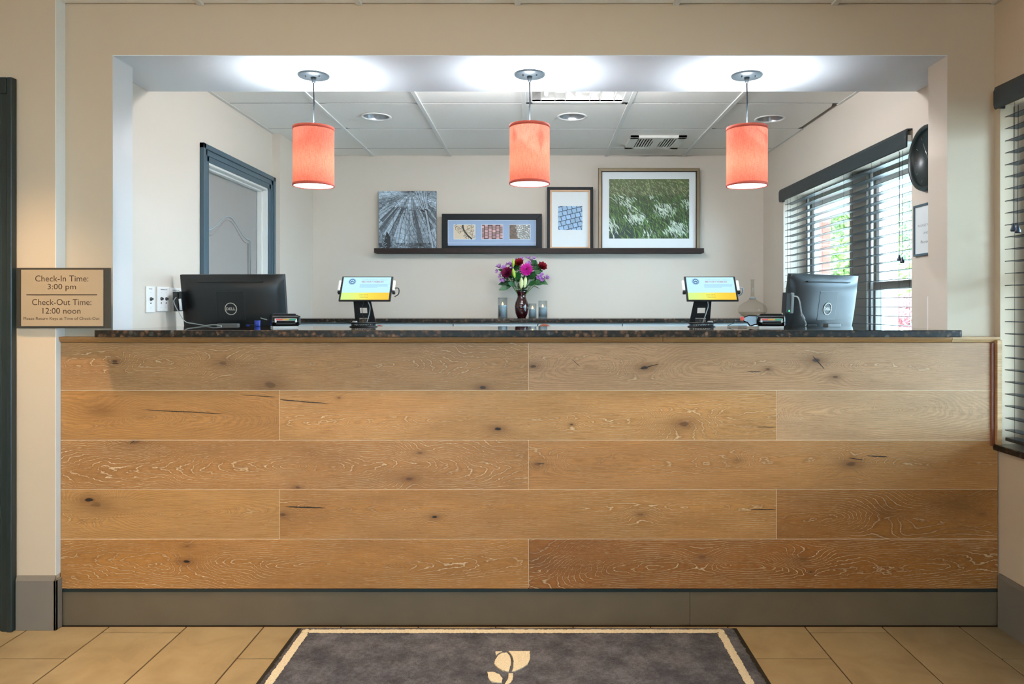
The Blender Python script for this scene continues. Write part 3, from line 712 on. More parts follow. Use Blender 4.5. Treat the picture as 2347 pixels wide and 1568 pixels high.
def blind(X0, ya, yb, ztop, zbot, label, vx0, vx1, vya, vyb, vz0, vz1, slat_w=.05, ladders=(), tassels=(), pitch=.0457, joiner=None):
    b_ = thing('window_blind', label, 'blind', (X0, (ya+yb)/2, vz0), group='dark slatted window blinds')
    bm = nb(); prism(bm, [(vx0, vz0+.004), (vx0-.003, vz0+.02), (vx0-.003, vz1-.02), (vx0+.004, vz1-.002), (vx1, vz1), (vx1, vz1-.006), (vx0+.008, vz1-.008), (vx0+.006, vz0)], 'y', vya, vyb, .0008)
    box(bm, vx0+.003, vx1, vyb-.006, vyb, vz0+.004, vz1-.004, .001); part('valance', bm, 'valance_dark', b_)
    bm = nb(); box(bm, vx0+.012, vx0+.05, vya+.01, vyb-.012, vz0+.03, vz1-.03, .002); part('head_rail', bm, 'white_plastic', b_)
    # one slat mesh shared
    t = nb(); L = yb-ya; n = 5
    prof = [(-slat_w/2+slat_w*k/n, .0016*math.sin(PI*k/n)) for k in range(n+1)]
    pts = prof+[(p[0], p[1]-.0026) for p in prof[::-1]]
    prism(t, pts, 'y', -L/2, L/2)
    me = bpy.data.meshes.new('slat'); t.to_mesh(me); t.free(); me.materials.append(M['blind_dark'])
    z = ztop; k = 0
    while z > zbot:
        o = link('slat', me, b_, (slat_w/2, 0, z-vz0)); o.rotation_euler = (0, math.radians(random.uniform(-1.2, 1.2)), 0); z -= pitch; k += 1
    bm = nb(); box(bm, X0, X0+slat_w, ya, yb, zbot-.018, zbot-.004, .003); part('bottom_rail', bm, 'blind_dark', b_)
    for y in ladders:
        for xx in (X0-.0005, X0+slat_w+.0005):
            bm = nb(); tube(bm, [(xx, y, zbot-.01), (xx, y, ztop+.04)], .0007, 5); part('ladder_cord', bm, 'cord_grey', b_)
    for (y, zt, sh) in tassels:
        bm = nb(); tube(bm, [(X0-.012, y, zt+.02), (X0-.010, y, ztop+.02)], .0011, 6); cd_ = part('pull_cord', bm, 'cord_grey', b_)
        bm = nb(); lathe(bm, [(.003, .03), (.0045, .024), (.010, .008), (.0105, .002), (.008, 0)], X0-.012, y, zt-.008, 14); part('tassel', bm, 'dark_blue_plastic', cd_)
    return b_
blind(1.770, 3.485, 5.262, E+.735, E-.42, 'dark slatted blind with a slate valance over the office window', 1.735, 1.775, 3.462, 5.285, E+.755, E+.845,
      ladders=(5.15, 4.7, 4.25, 3.9, 3.6), tassels=((3.575, E+.235, 0), (3.545, E+.222, 0), (5.18, E+.12, 0)))
bb1 = blind(1.817, 1.32, 2.86, E+.742, E-.50, 'dark slatted blind with a black valance over the lobby window at the right edge', 1.782, 1.823, 1.28, 2.872, E+.772, E+.862, pitch=.0468,
      ladders=(2.80, 2.35, 1.9, 1.5), tassels=((2.79, E+.297, 0), (2.765, E+.288, 0)))
blind(1.817, -1.38, .18, E+.742, E-.50, 'dark slatted blind of the second, added lobby window out of view', 1.782, 1.823, -1.41, .2, E+.772, E+.862, pitch=.0468, ladders=(0.1, -.4, -.9, -1.3))

# ------------------------------------------------------------ pendant lamps
def pendant(x, y, label, dz=0):
    t = thing('pendant_lamp', label, 'lamp', (x, y, HZ), group='coral pendant lamps above the bar')
    bm = nb(); lathe(bm, [(.066, 0), (.067, -.003), (.064, -.008), (.0, -.0105)], 0, 0, 0, 40); cp = part('canopy', bm, 'canopy_grey', t, False)
    bm = nb(); lathe(bm, [(.012, -.009), (.011, -.022), (.006, -.034), (.0, -.036)], 0, 0, 0, 16); part('strain_relief', bm, 'canopy_grey', cp, False)
    for sx in (-.028, .03):
        bm = nb(); lathe(bm, [(.003, -.006), (.003, -.016), (0, -.018)], sx, -.022, 0, 8); part('screw', bm, 'screw', cp, False)
    st, sb = (.777-1.005+dz), (.525-1.005+dz)
    bm = nb(); tube(bm, [(0, 0, -.03), (.0015, 0, -.12), (0, 0, st+.01)], .0032, 8); part('cord', bm, 'cord_grey', t, False)
    R = .0862
    bm = nb(); lathe_open(bm, [(R, st), (R, (st+sb)/2), (R, sb)], n=64); sh = part('shade', bm, 'linen', t, False)
    for (z0, z1) in ((st-.012, st+.0015), (sb-.0015, sb+.010)):
        bm = nb(); lathe_open(bm, [(R-.0018, z0), (R+.0012, z0), (R+.0015, (z0+z1)/2), (R+.0012, z1), (R-.0018, z1), (R-.0018, z0)], n=64); part('rim_band', bm, 'cloth_coral_band', sh, False)
    bm = nb()
    for k in range(3):
        a = 2*PI*k/3+.4; tube(bm, [(0, 0, st-.01), (math.cos(a)*(R-.002), math.sin(a)*(R-.002), st-.004)], .0015, 6)
    part('spider', bm, 'silver', sh, False)
    bm = nb(); lathe(bm, [(.006, st+.012), (.011, st-.0), (.012, st-.03), (.0045, st-.034), (.0045, st-.09), (.012, st-.092), (.012, st-.118), (0, st-.119)], n=20); part('lamp_holder', bm, 'silver', t, False)
    bm = nb(); lathe(bm, [(.0, st-.115), (.012, st-.12), (.026, st-.15), (.022, st-.185), (.0, st-.20)], n=20); part('bulb', bm, 'bulb_pendant', t, False)
    bm = nb(); lathe(bm, [(R-.0035, sb+.006), (R-.0035, sb+.001), (0, sb+.0005)], n=48); part('diffuser', bm, 'lamp_white', t, False, label='glowing white diffuser disc')
    bm = nb(); lathe(bm, [(R-.003, sb+.0085), (R-.003, sb+.0070), (0, sb+.0068)], n=48); part('glow_block_plate', bm, 'pad_grey', t, False)  # unseen plate added to keep the diffuser's glow out of the shade
    light('pendant_bulb_lamp', 'SPOT', (x, y, HZ+st-.018), 21, (.86, .93, 1), (PI, 0, 0), size=.035, spot=156, blend=1.0)
    return t
pendant(-.968, 3.18, 'coral linen pendant lamp above the left side of the bar')
pendant(-.034, 3.165, 'coral linen pendant lamp hanging over the middle of the bar', .006)
pendant(.905, 3.18, 'coral linen pendant lamp above the right side of the bar')

# ------------------------------------------------------------ ceiling fittings of the office
def downlight(x, y, z, label, lit=False, group='chrome recessed downlights in the office ceiling'):
    t = thing('recessed_downlight', label, 'downlight', (x, y, z), group=group)
    bm = nb(); lathe_open(bm, [(.095, -.004), (.096, -.007), (.082, -.0085), (.078, -.004), (.078, -.002)], n=48); part('trim_ring', bm, 'white_plastic', t, False)
    bm = nb(); lathe_open(bm, [(.078, -.003), (.074, .02), (.064, .055), (.05, .08)], n=48); part('reflector', bm, 'silver', t, False)
    bm = nb(); lathe(bm, [(.0, .055), (.02, .057), (.03, .07), (.03, .085)], n=24); part('bulb', bm, 'bulb_white' if lit else 'mat_white', t, False)
    return t
downlight(-1.003, 4.57, OC, 'chrome recessed downlight left, between the left and middle pendant lamps')
downlight(.214, 4.57, OC, 'chrome recessed downlight in the middle, right of the middle pendant lamp')
downlight(1.46, 4.62, OC, 'chrome recessed downlight at right, above the right pendant lamp')
for (x, y), lb in zip(SPOTS, ('recessed lobby downlight over the left end of the desk', 'recessed lobby downlight over the desk, left of its middle', 'recessed lobby downlight over the desk, right of its middle')):
    downlight(x, y, LC, lb, True, 'recessed lobby downlights in front of the desk')
# troffer with curved white reflector and louvre vanes
tr = thing('ceiling_light', 'white recessed fluorescent ceiling light partly hidden by the soffit', 'ceiling light', (.229, 3.973, OC))
bm = nb(); box(bm, -.068, .526, 3.680, 3.70, OC-.006, OC+.01); box(bm, -.068, .526, 4.246, 4.27, OC-.006, OC+.01); box(bm, -.068, -.03, 3.68, 4.27, OC-.006, OC+.01); box(bm, .488, .526, 3.68, 4.27, OC-.006, OC+.01); part('frame', bm, 'white_plastic', tr)
bm = nb(); n = 12
for yy in (3.7, 4.246): box(bm, -.04, .50, yy, yy+.002, OC+.0, OC+.085)
for k in range(n):
    a0, a1 = PI*k/n, PI*(k+1)/n; xa, xb = .229-.26*math.cos(a0), .229-.26*math.cos(a1); za, zb = OC+.012+.07*math.sin(a0), OC+.012+.07*math.sin(a1)
    bm.faces.new([bm.verts.new(p) for p in ((xa, 3.7, za), (xb, 3.7, zb), (xb, 4.246, zb), (xa, 4.246, za))])
part('reflector', bm, 'white_plastic', tr)
for x in (.05, .23, .41):
    bm = nb(); tube(bm, [(x, 3.72, OC+.035), (x, 4.23, OC+.035)], .012, 10); part('tube_lamp', bm, 'tube_glow', tr)
for x in (.02, .10, .16, .30, .36, .44):
    bm = nb(); prism(bm, [(3.705, OC+.0), (4.24, OC+.0), (4.24, OC+.05), (4.15, OC+.03), (3.8, OC+.03), (3.705, OC+.05)], 'x', x-.002, x+.002); part('louvre_vane', bm, 'white_plastic', tr)
for lx_, lb in ((-.3, 'added slim white fill light hidden behind the soffit, over the left half of the bar'), (.42, 'added slim white fill light hidden behind the soffit, over the right half of the bar')):
    sl = thing('ceiling_light', lb, 'ceiling light', (lx_, 3.545, OC))  # fixture added out of view to hold the ceiling's fill light
    bm = nb(); box(bm, lx_-.28, lx_+.28, 3.435, 3.455, OC-.018, OC-.003, .001); box(bm, lx_-.28, lx_+.28, 3.635, 3.655, OC-.018, OC-.003, .001); box(bm, lx_-.28, lx_-.26, 3.455, 3.635, OC-.018, OC-.003, .001); box(bm, lx_+.26, lx_+.28, 3.455, 3.635, OC-.018, OC-.003, .001); part('frame', bm, 'white_plastic', sl)
    bm = nb(); prism(bm, [(3.45, OC-.012), (3.64, OC-.012), (3.60, OC-.045), (3.545, OC-.055), (3.49, OC-.045)], 'x', lx_-.26, lx_+.26, .004); part('diffuser', bm, 'tube_glow', sl)
# supply grille
vt = thing('ceiling_vent', 'white louvred air vent in the ceiling right of the middle lamp', 'vent', (.835, 5.24, OC))
bm = nb(); ring_frame_pts = None
box(bm, .64, 1.03, 5.06, 5.10, OC-.022, OC-.003, .002); box(bm, .64, 1.03, 5.38, 5.42, OC-.022, OC-.003, .002); box(bm, .64, .70, 5.06, 5.42, OC-.022, OC-.003, .002); box(bm, .97, 1.03, 5.06, 5.42, OC-.022, OC-.003, .002); part('frame', bm, 'vent_white', vt)
bm = nb(); box(bm, .69, .98, 5.09, 5.39, OC-.007, OC-.004); part('backing', bm, 'dark_void', vt)
for k in range(15):
    x = .712+.0186*k
    bm = nb(); box(bm, x-.0042, x+.0042, 5.10, 5.38, OC-.020, OC-.014, .001); part('vane', bm, 'vent_white', vt)
bm = nb(); prism(bm, [(.80, 5.10), (.88, 5.10), (.865, 5.2), (.865, 5.38), (.815, 5.38), (.815, 5.2)], 'z', OC-.0225, OC-.019); part('deflector', bm, 'vent_white', vt)

# ------------------------------------------------------------ sign
sg = thing('wall_sign', 'tan and dark brown plaque with check-in and check-out times left of the bar', 'sign', (-1.857, 2.868, E+.04))
x0, x1, z0, z1 = (38-1232)/587.4, (252-1232)/587.4, E+(705-752.5)/587.4, E+(705-614)/587.4
bm = nb(); box(bm, x0, x1, 2.8702, 2.8795, z0, z1, .001); part('backing_plate', bm, 'sign_back', sg)
fx0, fx1, fz0, fz1 = (48.5-1232)/588, (236.5-1232)/588, E+(705-748)/588, E+(705-618.5)/588
bm = nb(); box(bm, fx0, fx1, 2.8665, 2.8702, fz0, fz1, .0008); part('face_plate', bm, 'sign_face', sg)
def sgt(s, pxc, pyc, pw, ph, bold=0): text(s, 'sign_ink', sg, (pxc-1232)/588.3+1.857, (705-pyc)/588.3-.04, pw/588.3, 2.8661-2.868, ph/588.3, bold=bold)
sgt('Check-In Time:', 141.5, 638.5, 122, 14); sgt('3:00 pm', 141.5, 659, 65, 17); sgt('Check-Out Time:', 141.3, 692.5, 136, 14)
sgt('12:00 noon', 141, 712.5, 87, 13.5); sgt('Please Return Keys at Time of Check-Out', 141, 731, 174, 8.5)
bm = nb(); box(bm, (60.5-1232)/588.3, (222.5-1232)/588.3, 2.8658, 2.8666, E+(705-676.6)/588.3, E+(705-674.8)/588.3); part('divider_line', bm, 'sign_ink', sg)

# ------------------------------------------------------------ picture ledge and pictures
LY = 5.65; ls = 1686/LY
def lx(x): return (x-1232)/ls
def lz(y): return E+(705-y)/ls
ld = thing('picture_ledge', 'long dark wood picture ledge on the back wall', 'shelf', (0, BY, lz(569.5)))
bm = nb(); box(bm, lx(858), lx(1613), LY, BY-.001, lz(580), lz(580)+.012, .001); part('ledge_board', bm, 'ledge_wood', ld)
bm = nb(); box(bm, lx(858), lx(1613), LY-.012, LY, lz(580), lz(569), .0015); part('front_lip', bm, 'ledge_wood', ld)
SH = lz(580)+.0125
def art_root(name, x0, x1, ztop, label, cat, y=5.69, lean=.0):
    t = thing(name, label, cat, ((x0+x1)/2, y, SH), (lean, 0, 0)); return t
class Print:
    def __init__(s): s.bm = bmesh.new(); s.cl = s.bm.loops.layers.float_color.new('ink'); s.y = 0
    def poly(s, pts, c, dy=2e-5):
        s.y -= dy; f = s.bm.faces.new([s.bm.verts.new((p[0], s.y, p[1])) for p in pts])
        for l in f.loops: l[s.cl] = c
    def line(s, pts, w, c, dy=1.2e-5):
        s.y -= dy
        for i in range(len(pts)-1):
            a, b_ = Vector(pts[i]), Vector(pts[i+1]); d = b_-a
            if d.length < 1e-6: continue
            n = Vector((-d.y, d.x)).normalized()*w/2
            f = s.bm.faces.new([s.bm.verts.new((q.x, s.y, q.y)) for q in (a-n, b_-n, b_+n, a+n)])
            for l in f.loops: l[s.cl] = c
    def done(s, parent, y, name='print'):
        me = bpy.data.meshes.new(name); s.bm.to_mesh(me); s.bm.free(); me.materials.append(M['print_ink']); return link(name, me, parent, (0, y, 0))
def clipseg(pts, x0, x1, z0, z1):
    return [(min(max(p[0], x0), x1), min(max(p[1], z0), z1)) for p in pts]
# 1. canvas: looking up into a glass dome, in blue greys
py_ = 5.62; ps = 1686/5.685
cw = (1000.5-868)/ps; ch = E+(705-438.5)/ps-SH
cv = art_root('canvas_print', (868-1232)/ps, (1000.5-1232)/ps, 0, 'unframed square canvas of a glass and steel dome, leftmost on the ledge', 'picture', 5.70)
bm = nb(); box(bm, -cw/2, cw/2, -.016, .02, 0, ch, .002); part('stretched_canvas', bm, 'mat_white', cv, False)
P = Print(); rr = random.Random(3)
def grey(v, a=1): v = max(0, min(255, v)); return srgb(v*.88, v*.97, min(255, v*1.04))
nx_, nz_ = 34, 34
for i in range(nx_):
    for j in range(nz_):
        x0_, z0_ = -cw/2+cw*i/nx_, ch*j/nz_; u, w_ = i/nx_, j/nz_
        v = 148+34*math.sin(9*math.atan2(u-.55, w_-.95)+3)+rr.uniform(-26, 26)+(26 if w_ > .72 else 0)
        if .15 < w_ < .5 and .55 < u < .75: v += 24
        if w_ < .14: v -= 24+rr.uniform(0, 40)
        P.poly([(x0_, z0_), (x0_+cw/nx_, z0_), (x0_+cw/nx_, z0_+ch/nz_), (x0_, z0_+ch/nz_)], grey(v), 0)
P.y = -2e-5
fx, fz = .55, .92
def A(u, w_): return (-cw/2+cw*min(max(u, 0), 1), ch*min(max(w_, 0), 1))
# bright panels in the fans
for k in range(15):
    a = math.radians(-158+k*9.5+rr.uniform(-2, 2)); r0, r1 = .22+rr.uniform(0, .05), .55+rr.uniform(0, .25)
    p = [(fx+math.cos(a)*r0*1.5, fz-.0+math.sin(a)*r0), (fx+math.cos(a+.07)*r0*1.5, fz+math.sin(a+.07)*r0), (fx+math.cos(a+.10)*r1*1.2, fz+math.sin(a+.1)*r1), (fx+math.cos(a)*r1*1.2, fz+math.sin(a)*r1)]
    P.poly([A(*q) for q in p], grey(rr.choice((92, 104, 176, 190, 160))))
for k in range(26):   # ribs of the skirt
    a = math.radians(-172+k*6.6+rr.uniform(-1.5, 1.5)); pts = [A(fx+math.cos(a+.1*t)*(.22+t*.95)*1.25, fz+math.sin(a+.1*t)*(.22+t*.95)) for t in [q/9 for q in range(10)]]
    P.line(pts, .0024, grey(48+rr.uniform(0, 20)))
for k in range(11):  # cross ties
    r = .22+k*.085
    pts = [A(fx+math.cos(math.radians(-175+q*6))*r*1.25, fz+math.sin(math.radians(-175+q*6))*r+.02*math.sin(q*1.7)) for q in range(29)]
    P.line(pts, .0014, grey(52))
for k in range(16):  # diagonals
    x_ = rr.uniform(0, 1); P.line([A(x_, .75), A(x_+rr.uniform(-.5, .5), rr.uniform(.0, .4))], .0018, grey(40))
for k in range(22):  # crown net
    a = math.radians(200+k*7.2); P.line([A(fx+math.cos(a)*.02, 1.08), A(fx+math.cos(a)*.75, 1.08+math.sin(a)*.5+.06)], .0015, grey(58))
for k in range(8):
    r = .10+k*.075; P.line([A(fx+math.cos(math.radians(185+q*8.5))*r*1.5, 1.06+math.sin(math.radians(185+q*8.5))*r*.8) for q in range(21)], .0014, grey(62))
for k, (ua, ub) in enumerate(((.64, .76), (.69, .78), (.74, .81), (.79, .83), (.82, .845))):   # cables
    P.line([A(ua, 1), A(ub, .7)], .006, grey(196)); P.line([A(ua+.012, 1), A(ub+.01, .7)], .002, grey(28))
P.line([A(.81, .7), A(.88, .35), A(.93, .12), A(.94, 0)], .012, grey(176)); P.line([A(.79, .7), A(.85, .35), A(.9, 0)], .003, grey(26)); P.line([A(.835, .7), A(.905, .35), A(.97, 0)], .003, grey(30))
P.line([A(.735, .69), A(.79, .66)], .009, grey(26)); P.line([A(.8, .7), A(.85, .68)], .009, grey(26))
P.poly([A(.05, 0), A(.12, .26), A(.14, .34), A(.20, .24), A(.215, 0)], grey(44))
for k in range(60):
    x_, z_ = rr.uniform(.0, 1), rr.uniform(0, .15); P.line([A(x_, z_), A(x_+rr.uniform(-.09, .09), z_+rr.uniform(-.05, .06))], .002, grey(rr.choice((30, 40, 200, 220, 170))))
for k in range(26):
    x_, z_ = rr.uniform(0, .5), rr.uniform(.05, .5); q = .008; P.poly([A(x_, z_), A(x_+q, z_), A(x_+q, z_+q), A(x_, z_+q)], grey(230))
P.done(cv, -.0165)
# generic framed picture builder
def framed(name, px0, px1, pyt, w, label, fmat, depth=.022, Y=5.685):
    s_ = 1686/(Y-depth); W2 = (px1-px0)/s_; H2 = E+(705-pyt)/s_-SH
    t = art_root(name, (px0-1232)/s_, (px1-1232)/s_, 0, label, 'picture', Y)
    bm = nb(); ring_frame(bm, -W2/2, W2/2, 0, H2, w, -depth, .0, .002); part('frame', bm, fmat, t, False)
    return t, W2, H2, s_
# 2. triple
t, W2, H2, s_ = framed('framed_triptych', 1012.5, 1242, 490, .045, 'wide black frame holding three small prints on a blue mat', 'frame_black')
bm = nb(); box(bm, -W2/2+.04, W2/2-.04, -.006, -.001, .04, H2-.04); part('mat_board', bm, 'mat_blue', t, False)
def loc(pxx, pyy, cxp): return ((pxx-cxp)/s_, (705-pyy)/s_+E-SH)
cxp = (1012.5+1242)/2
bm = nb(); a = loc(1026.5, 556.5, cxp); c_ = loc(1228.5, 504.5, cxp); ring_frame(bm, a[0]-.002, c_[0]+.002, a[1]-.002, c_[1]+.002, .003, -.010, -.005, .0005); part('mat_bevel', bm, 'mat_white', t, False)
for k, (xa, xb) in enumerate(((1040, 1088), (1104, 1152), (1167.5, 1215))):
    a, c_ = loc(xa, 547.5, cxp), loc(xb, 515, cxp); w_, h_ = c_[0]-a[0], c_[1]-a[1]
    bm = nb(); box(bm, a[0]-.003, c_[0]+.003, -.0075, -.0055, a[1]-.003, c_[1]+.003); part('window_bevel', bm, 'mat_white', t, False)
    P = Print(); f = lambda u, v: (a[0]+w_*min(max(u, 0), 1), a[1]+h_*min(max(v, 0), 1)); q4 = [f(0,0), f(1,0), f(1,1), f(0,1)]
    if k == 0:
        P.poly(q4, srgb(206,188,162)); P.line([f(.42, 1), f(.44, .75), f(.52, .5), f(.66, .25), f(.86, .0)], .012, srgb(28,34,26))
        for (cx_, cz_, r0) in ((.16,.72,.12),(.28,.52,.10),(.33,.86,.1),(.72,.78,.14),(.9,.62,.11),(.6,.3,.0),(.86,.4,.12),(.95,.2,.1),(.5,.2,.1),(.62,.08,.1),(.9,.9,.1),(.1,.9,.08)):
            P.line([f(cx_+math.cos(.6*i+cx_*9)*r0*(1-i/13), cz_+math.sin(.6*i+cx_*9)*r0*1.45*(1-i/13)) for i in range(12)], .0028, srgb(40,38,28))
            P.line([f(cx_, cz_), f(.5, .55)], .0016, srgb(60,54,40))
    elif k == 1:
        P.poly(q4, srgb(70,34,34))
        for i in range(6):
            for j in range(5):
                o_ = (j*.0+(i % 2)*.1)
                P.poly([f((i+.08)/5.4-.06, (j+.06)/5+o_-.05), f((i+.86)/5.4-.06, (j+.06)/5+o_-.05), f((i+.86)/5.4-.06, (j+.94)/5+o_-.05), f((i+.08)/5.4-.06, (j+.94)/5+o_-.05)], (lambda q: srgb(*[c0*q for c0 in (184,146,144)]))(rr.uniform(.72, 1.15)))
    else:
        P.poly(q4, srgb(96,90,84))
        for j in range(10):
            for i in range(22):
                r0, r1 = .12+j*.115, .12+(j+.8)*.115; a0 = PI*(i+.5*(j % 2))/22; a1 = a0+PI/22*.8
                g0 = (206, 206, 200) if (math.cos(a0) > -.1) else (120, 92, 72); qq = rr.uniform(.7, 1.1); cc = [c0*qq for c0 in g0]
                P.poly([f(.42+math.cos(z_)*r_, -.05+math.sin(z_)*r_*1.15) for r_, z_ in ((r0, a0), (r1, a0), (r1, a1), (r0, a1))], srgb(*[min(255, c0) for c0 in cc]), 1e-5)
    P.done(t, -.0077)
# 3. small portrait frame with tilted paving print
t, W2, H2, s_ = framed('framed_print', 1254, 1359.5, 428.5, .0225, 'narrow upright black frame with a small blue paving photograph', 'frame_black')
cxp = (1254+1359.5)/2
bm = nb(); ring_frame(bm, -W2/2+.021, W2/2-.021, .021, H2-.021, .015, -.018, -.002, .001); part('inner_fillet', bm, 'frame_tan', t, False)
bm = nb(); box(bm, -W2/2+.03, W2/2-.03, -.006, -.001, .03, H2-.03); part('mat_board', bm, 'mat_white', t, False)
a, c_ = loc(1279.5, 526.5, cxp), loc(1335, 472, cxp); w_, h_ = c_[0]-a[0], c_[1]-a[1]; P = Print()
P.poly([(a[0], a[1]), (c_[0], a[1]), (c_[0], c_[1]), (a[0], c_[1])], srgb(38,58,84)); al = math.radians(14)
def clip_poly(pts, x0, x1, z0, z1):
    for (ax, lim, sg_) in ((0, x0, 1), (0, x1, -1), (1, z0, 1), (1, z1, -1)):
        out = []
        for i in range(len(pts)):
            p, q = pts[i], pts[(i+1) % len(pts)]; ip, iq = (p[ax]-lim)*sg_ >= 0, (q[ax]-lim)*sg_ >= 0
            if ip: out.append(p)
            if ip != iq:
                tt = (lim-p[ax])/(q[ax]-p[ax]); out.append((p[0]+(q[0]-p[0])*tt, p[1]+(q[1]-p[1])*tt))
        pts = out
        if len(pts) < 3: return []
    return pts
for i in range(-5, 8):
    for j in range(-5, 8):
        o_ = .5*(j % 2) if j % 3 else .2; g = .07
        q = [(i+o_+g, j+g), (i+o_+1-g, j+g), (i+o_+1-g, j+1-g), (i+o_+g, j+1-g)]; q = [((u*math.cos(al)-v*math.sin(al))*.2+.3, (u*math.sin(al)+v*math.cos(al))*.2+.2) for u, v in q]
        q = clip_poly([(a[0]+u*w_, a[1]+v*h_) for u, v in q], a[0], c_[0], a[1], c_[1])
        if q: P.poly(q, (lambda q: srgb(*[c0*q for c0 in (146,178,208)]))(rr.uniform(.93, 1.06)))
P.done(t, -.0065)
# 4. big gold frame, grasses bending in wind
t, W2, H2, s_ = framed('framed_photograph', 1372, 1603.5, 385.5, .028, 'large gold-framed photograph of green wheat bending in the wind', 'frame_gold', Y=5.69)
cxp = (1372+1603.5)/2
bm = nb(); ring_frame(bm, -W2/2+.022, W2/2-.022, .022, H2-.022, .006, -.026, -.02, .001); part('inner_line', bm, 'ledge_wood', t, False)
bm = nb(); ring_frame(bm, -W2/2-.002, W2/2+.002, .0, H2+.002, .005, -.018, -.010, .001); part('outer_line', bm, 'ledge_wood', t, False)
bm = nb(); box(bm, -W2/2+.02, W2/2-.02, -.006, -.001, .02, H2-.02); part('mat_board', bm, 'mat_white', t, False)
a, c_ = loc(1396.5, 546.5, cxp), loc(1580.5, 409.5, cxp); w_, h_ = c_[0]-a[0], c_[1]-a[1]; P = Print(); rr = random.Random(11)
F = lambda u, v: (a[0]+w_*u, a[1]+h_*v)
for i in range(20):
    for j in range(16):
        u, v = i/20, j/16; k0 = (1-v); g0 = (36+58*v, 56+50*v+rr.uniform(-5, 5), 40+22*v)
        if u < .3 and v < .35: g0 = (44, 60, 58)
        P.poly([F(u, v), F(u+.05, v), F(u+.05, v+.0625), F(u, v+.0625)], srgb(*g0), 0)
P.y = -2e-5
def blade(u, v, ln, wd, ang, col, bend):
    pts = []
    for k in range(5):
        tt = k/4; an = ang+bend*tt; u_ = u+math.cos(an)*ln*tt; v_ = v+math.sin(an)*ln*tt*1.3
        pts.append((u_, v_))
    L = [F(p[0]+wd*math.sin(PI*(i+.3)/5), p[1]+wd*math.sin(PI*(i+.3)/5)) for i, p in enumerate(pts)]; R_ = [F(*p) for p in pts]
    q = clip_poly(L+R_[::-1], a[0], c_[0], a[1], c_[1])
    if q: P.poly(q, col, 2e-7)
for k in range(2600):
    v = 1-rr.random()**.9; v = max(-.02, v); u = rr.uniform(-.12, 1.02); sc = .35+1.1*(1-v); big = (math.sin(u*15+v*8)+.8*math.sin(u*6-v*17)+rr.uniform(-1.1, 1.1) > .85)
    if u < .3 and v < .3 and rr.random() < .75: continue
    ang = math.radians(-38-25*(1-v)+rr.uniform(-20, 20))
    if big and .1 < v < .75: qq = rr.uniform(.75, 1.05); colr = [c0*qq for c0 in (200,218,200)]; wd = .011*sc
    elif v > .75: qq = rr.uniform(.5, 1.15); colr = [c0*qq for c0 in (142,150,108)]; wd = .006
    else: qq = rr.uniform(.25, 1.2); colr = [c0*qq for c0 in (92,126,66)]; wd = .007*sc
    blade(u, v, .085*sc*rr.uniform(.6, 1.3), wd, ang, srgb(*[min(255, c0) for c0 in colr]), rr.uniform(-.6, .2))
P.done(t, -.0065)

# ------------------------------------------------------------ clock, notice, switches
ck = thing('wall_clock', 'dark round wall clock half hidden by the right jamb of the opening', 'clock', (RX, 3.30, E+.672))
bm = nb(); lathe(bm, [(.150, 0), (.152, -.012), (.146, -.030), (.134, -.034), (.126, -.022), (.126, -.012)], 0, 0, 0, 64, 'x'); part('rim', bm, 'slate_dark', ck, False)
bm = nb(); lathe(bm, [(.127, -.002), (.127, -.010), (.0, -.0105)], 0, 0, 0, 48, 'x'); part('dial', bm, 'clock_face', ck, False)
for ang, ln in ((155, .06), (60, .085)):
    bm = nb(); a = math.radians(ang); tube(bm, [(-.013, 0, 0), (-.013, math.cos(a)*ln*-1 if False else -math.cos(a)*-ln, math.sin(a)*ln*(1 if ang == 60 else -.4))], .0022, 6); part('hand', bm, 'silver', ck, False)
bm = nb()
for k in range(12):
    a = PI*k/6; tube(bm, [(-.0115, math.cos(a)*.104, math.sin(a)*.104), (-.0115, math.cos(a)*.118, math.sin(a)*.118)], .0014, 4)
part('hour_marks', bm, 'ink_grey', ck, False)
nt = thing('framed_notice', 'blue-framed notice sheet below the round clock, cut by the right jamb', 'notice', (RX, 3.30, E+.355), (0, 0, -PI/2))
bm = nb(); ring_frame(bm, -.135, .135, -.118, .118, .010, -.012, 0, .001); part('frame', bm, 'slate_paint', nt, False)
bm = nb(); box(bm, -.127, .127, -.006, -.001, -.110, .110); part('sheet', bm, 'paper', nt, False)
text('PLEASE NOTE', 'ink_grey', nt, -.03, .02, .14, -.0065, .011); text('AND', 'ink_grey', nt, -.03, -.015, .045, -.0065, .010); text('Room', 'ink_grey', nt, -.03, -.055, .09, -.0065, .013)
bx = thing('wall_box', 'small white wall box beside the right jamb above the bar', 'wall box', (RX, 3.20, E-.02))
bm = nb(); box(bm, -.03, 0, -.08, .08, -.085, .07, .004); part('cover', bm, 'white_plastic', bx, False); bm = nb(); box(bm, -.032, -.029, .045, .06, -.075, -.070); part('latch', bm, 'ink', bx, False)
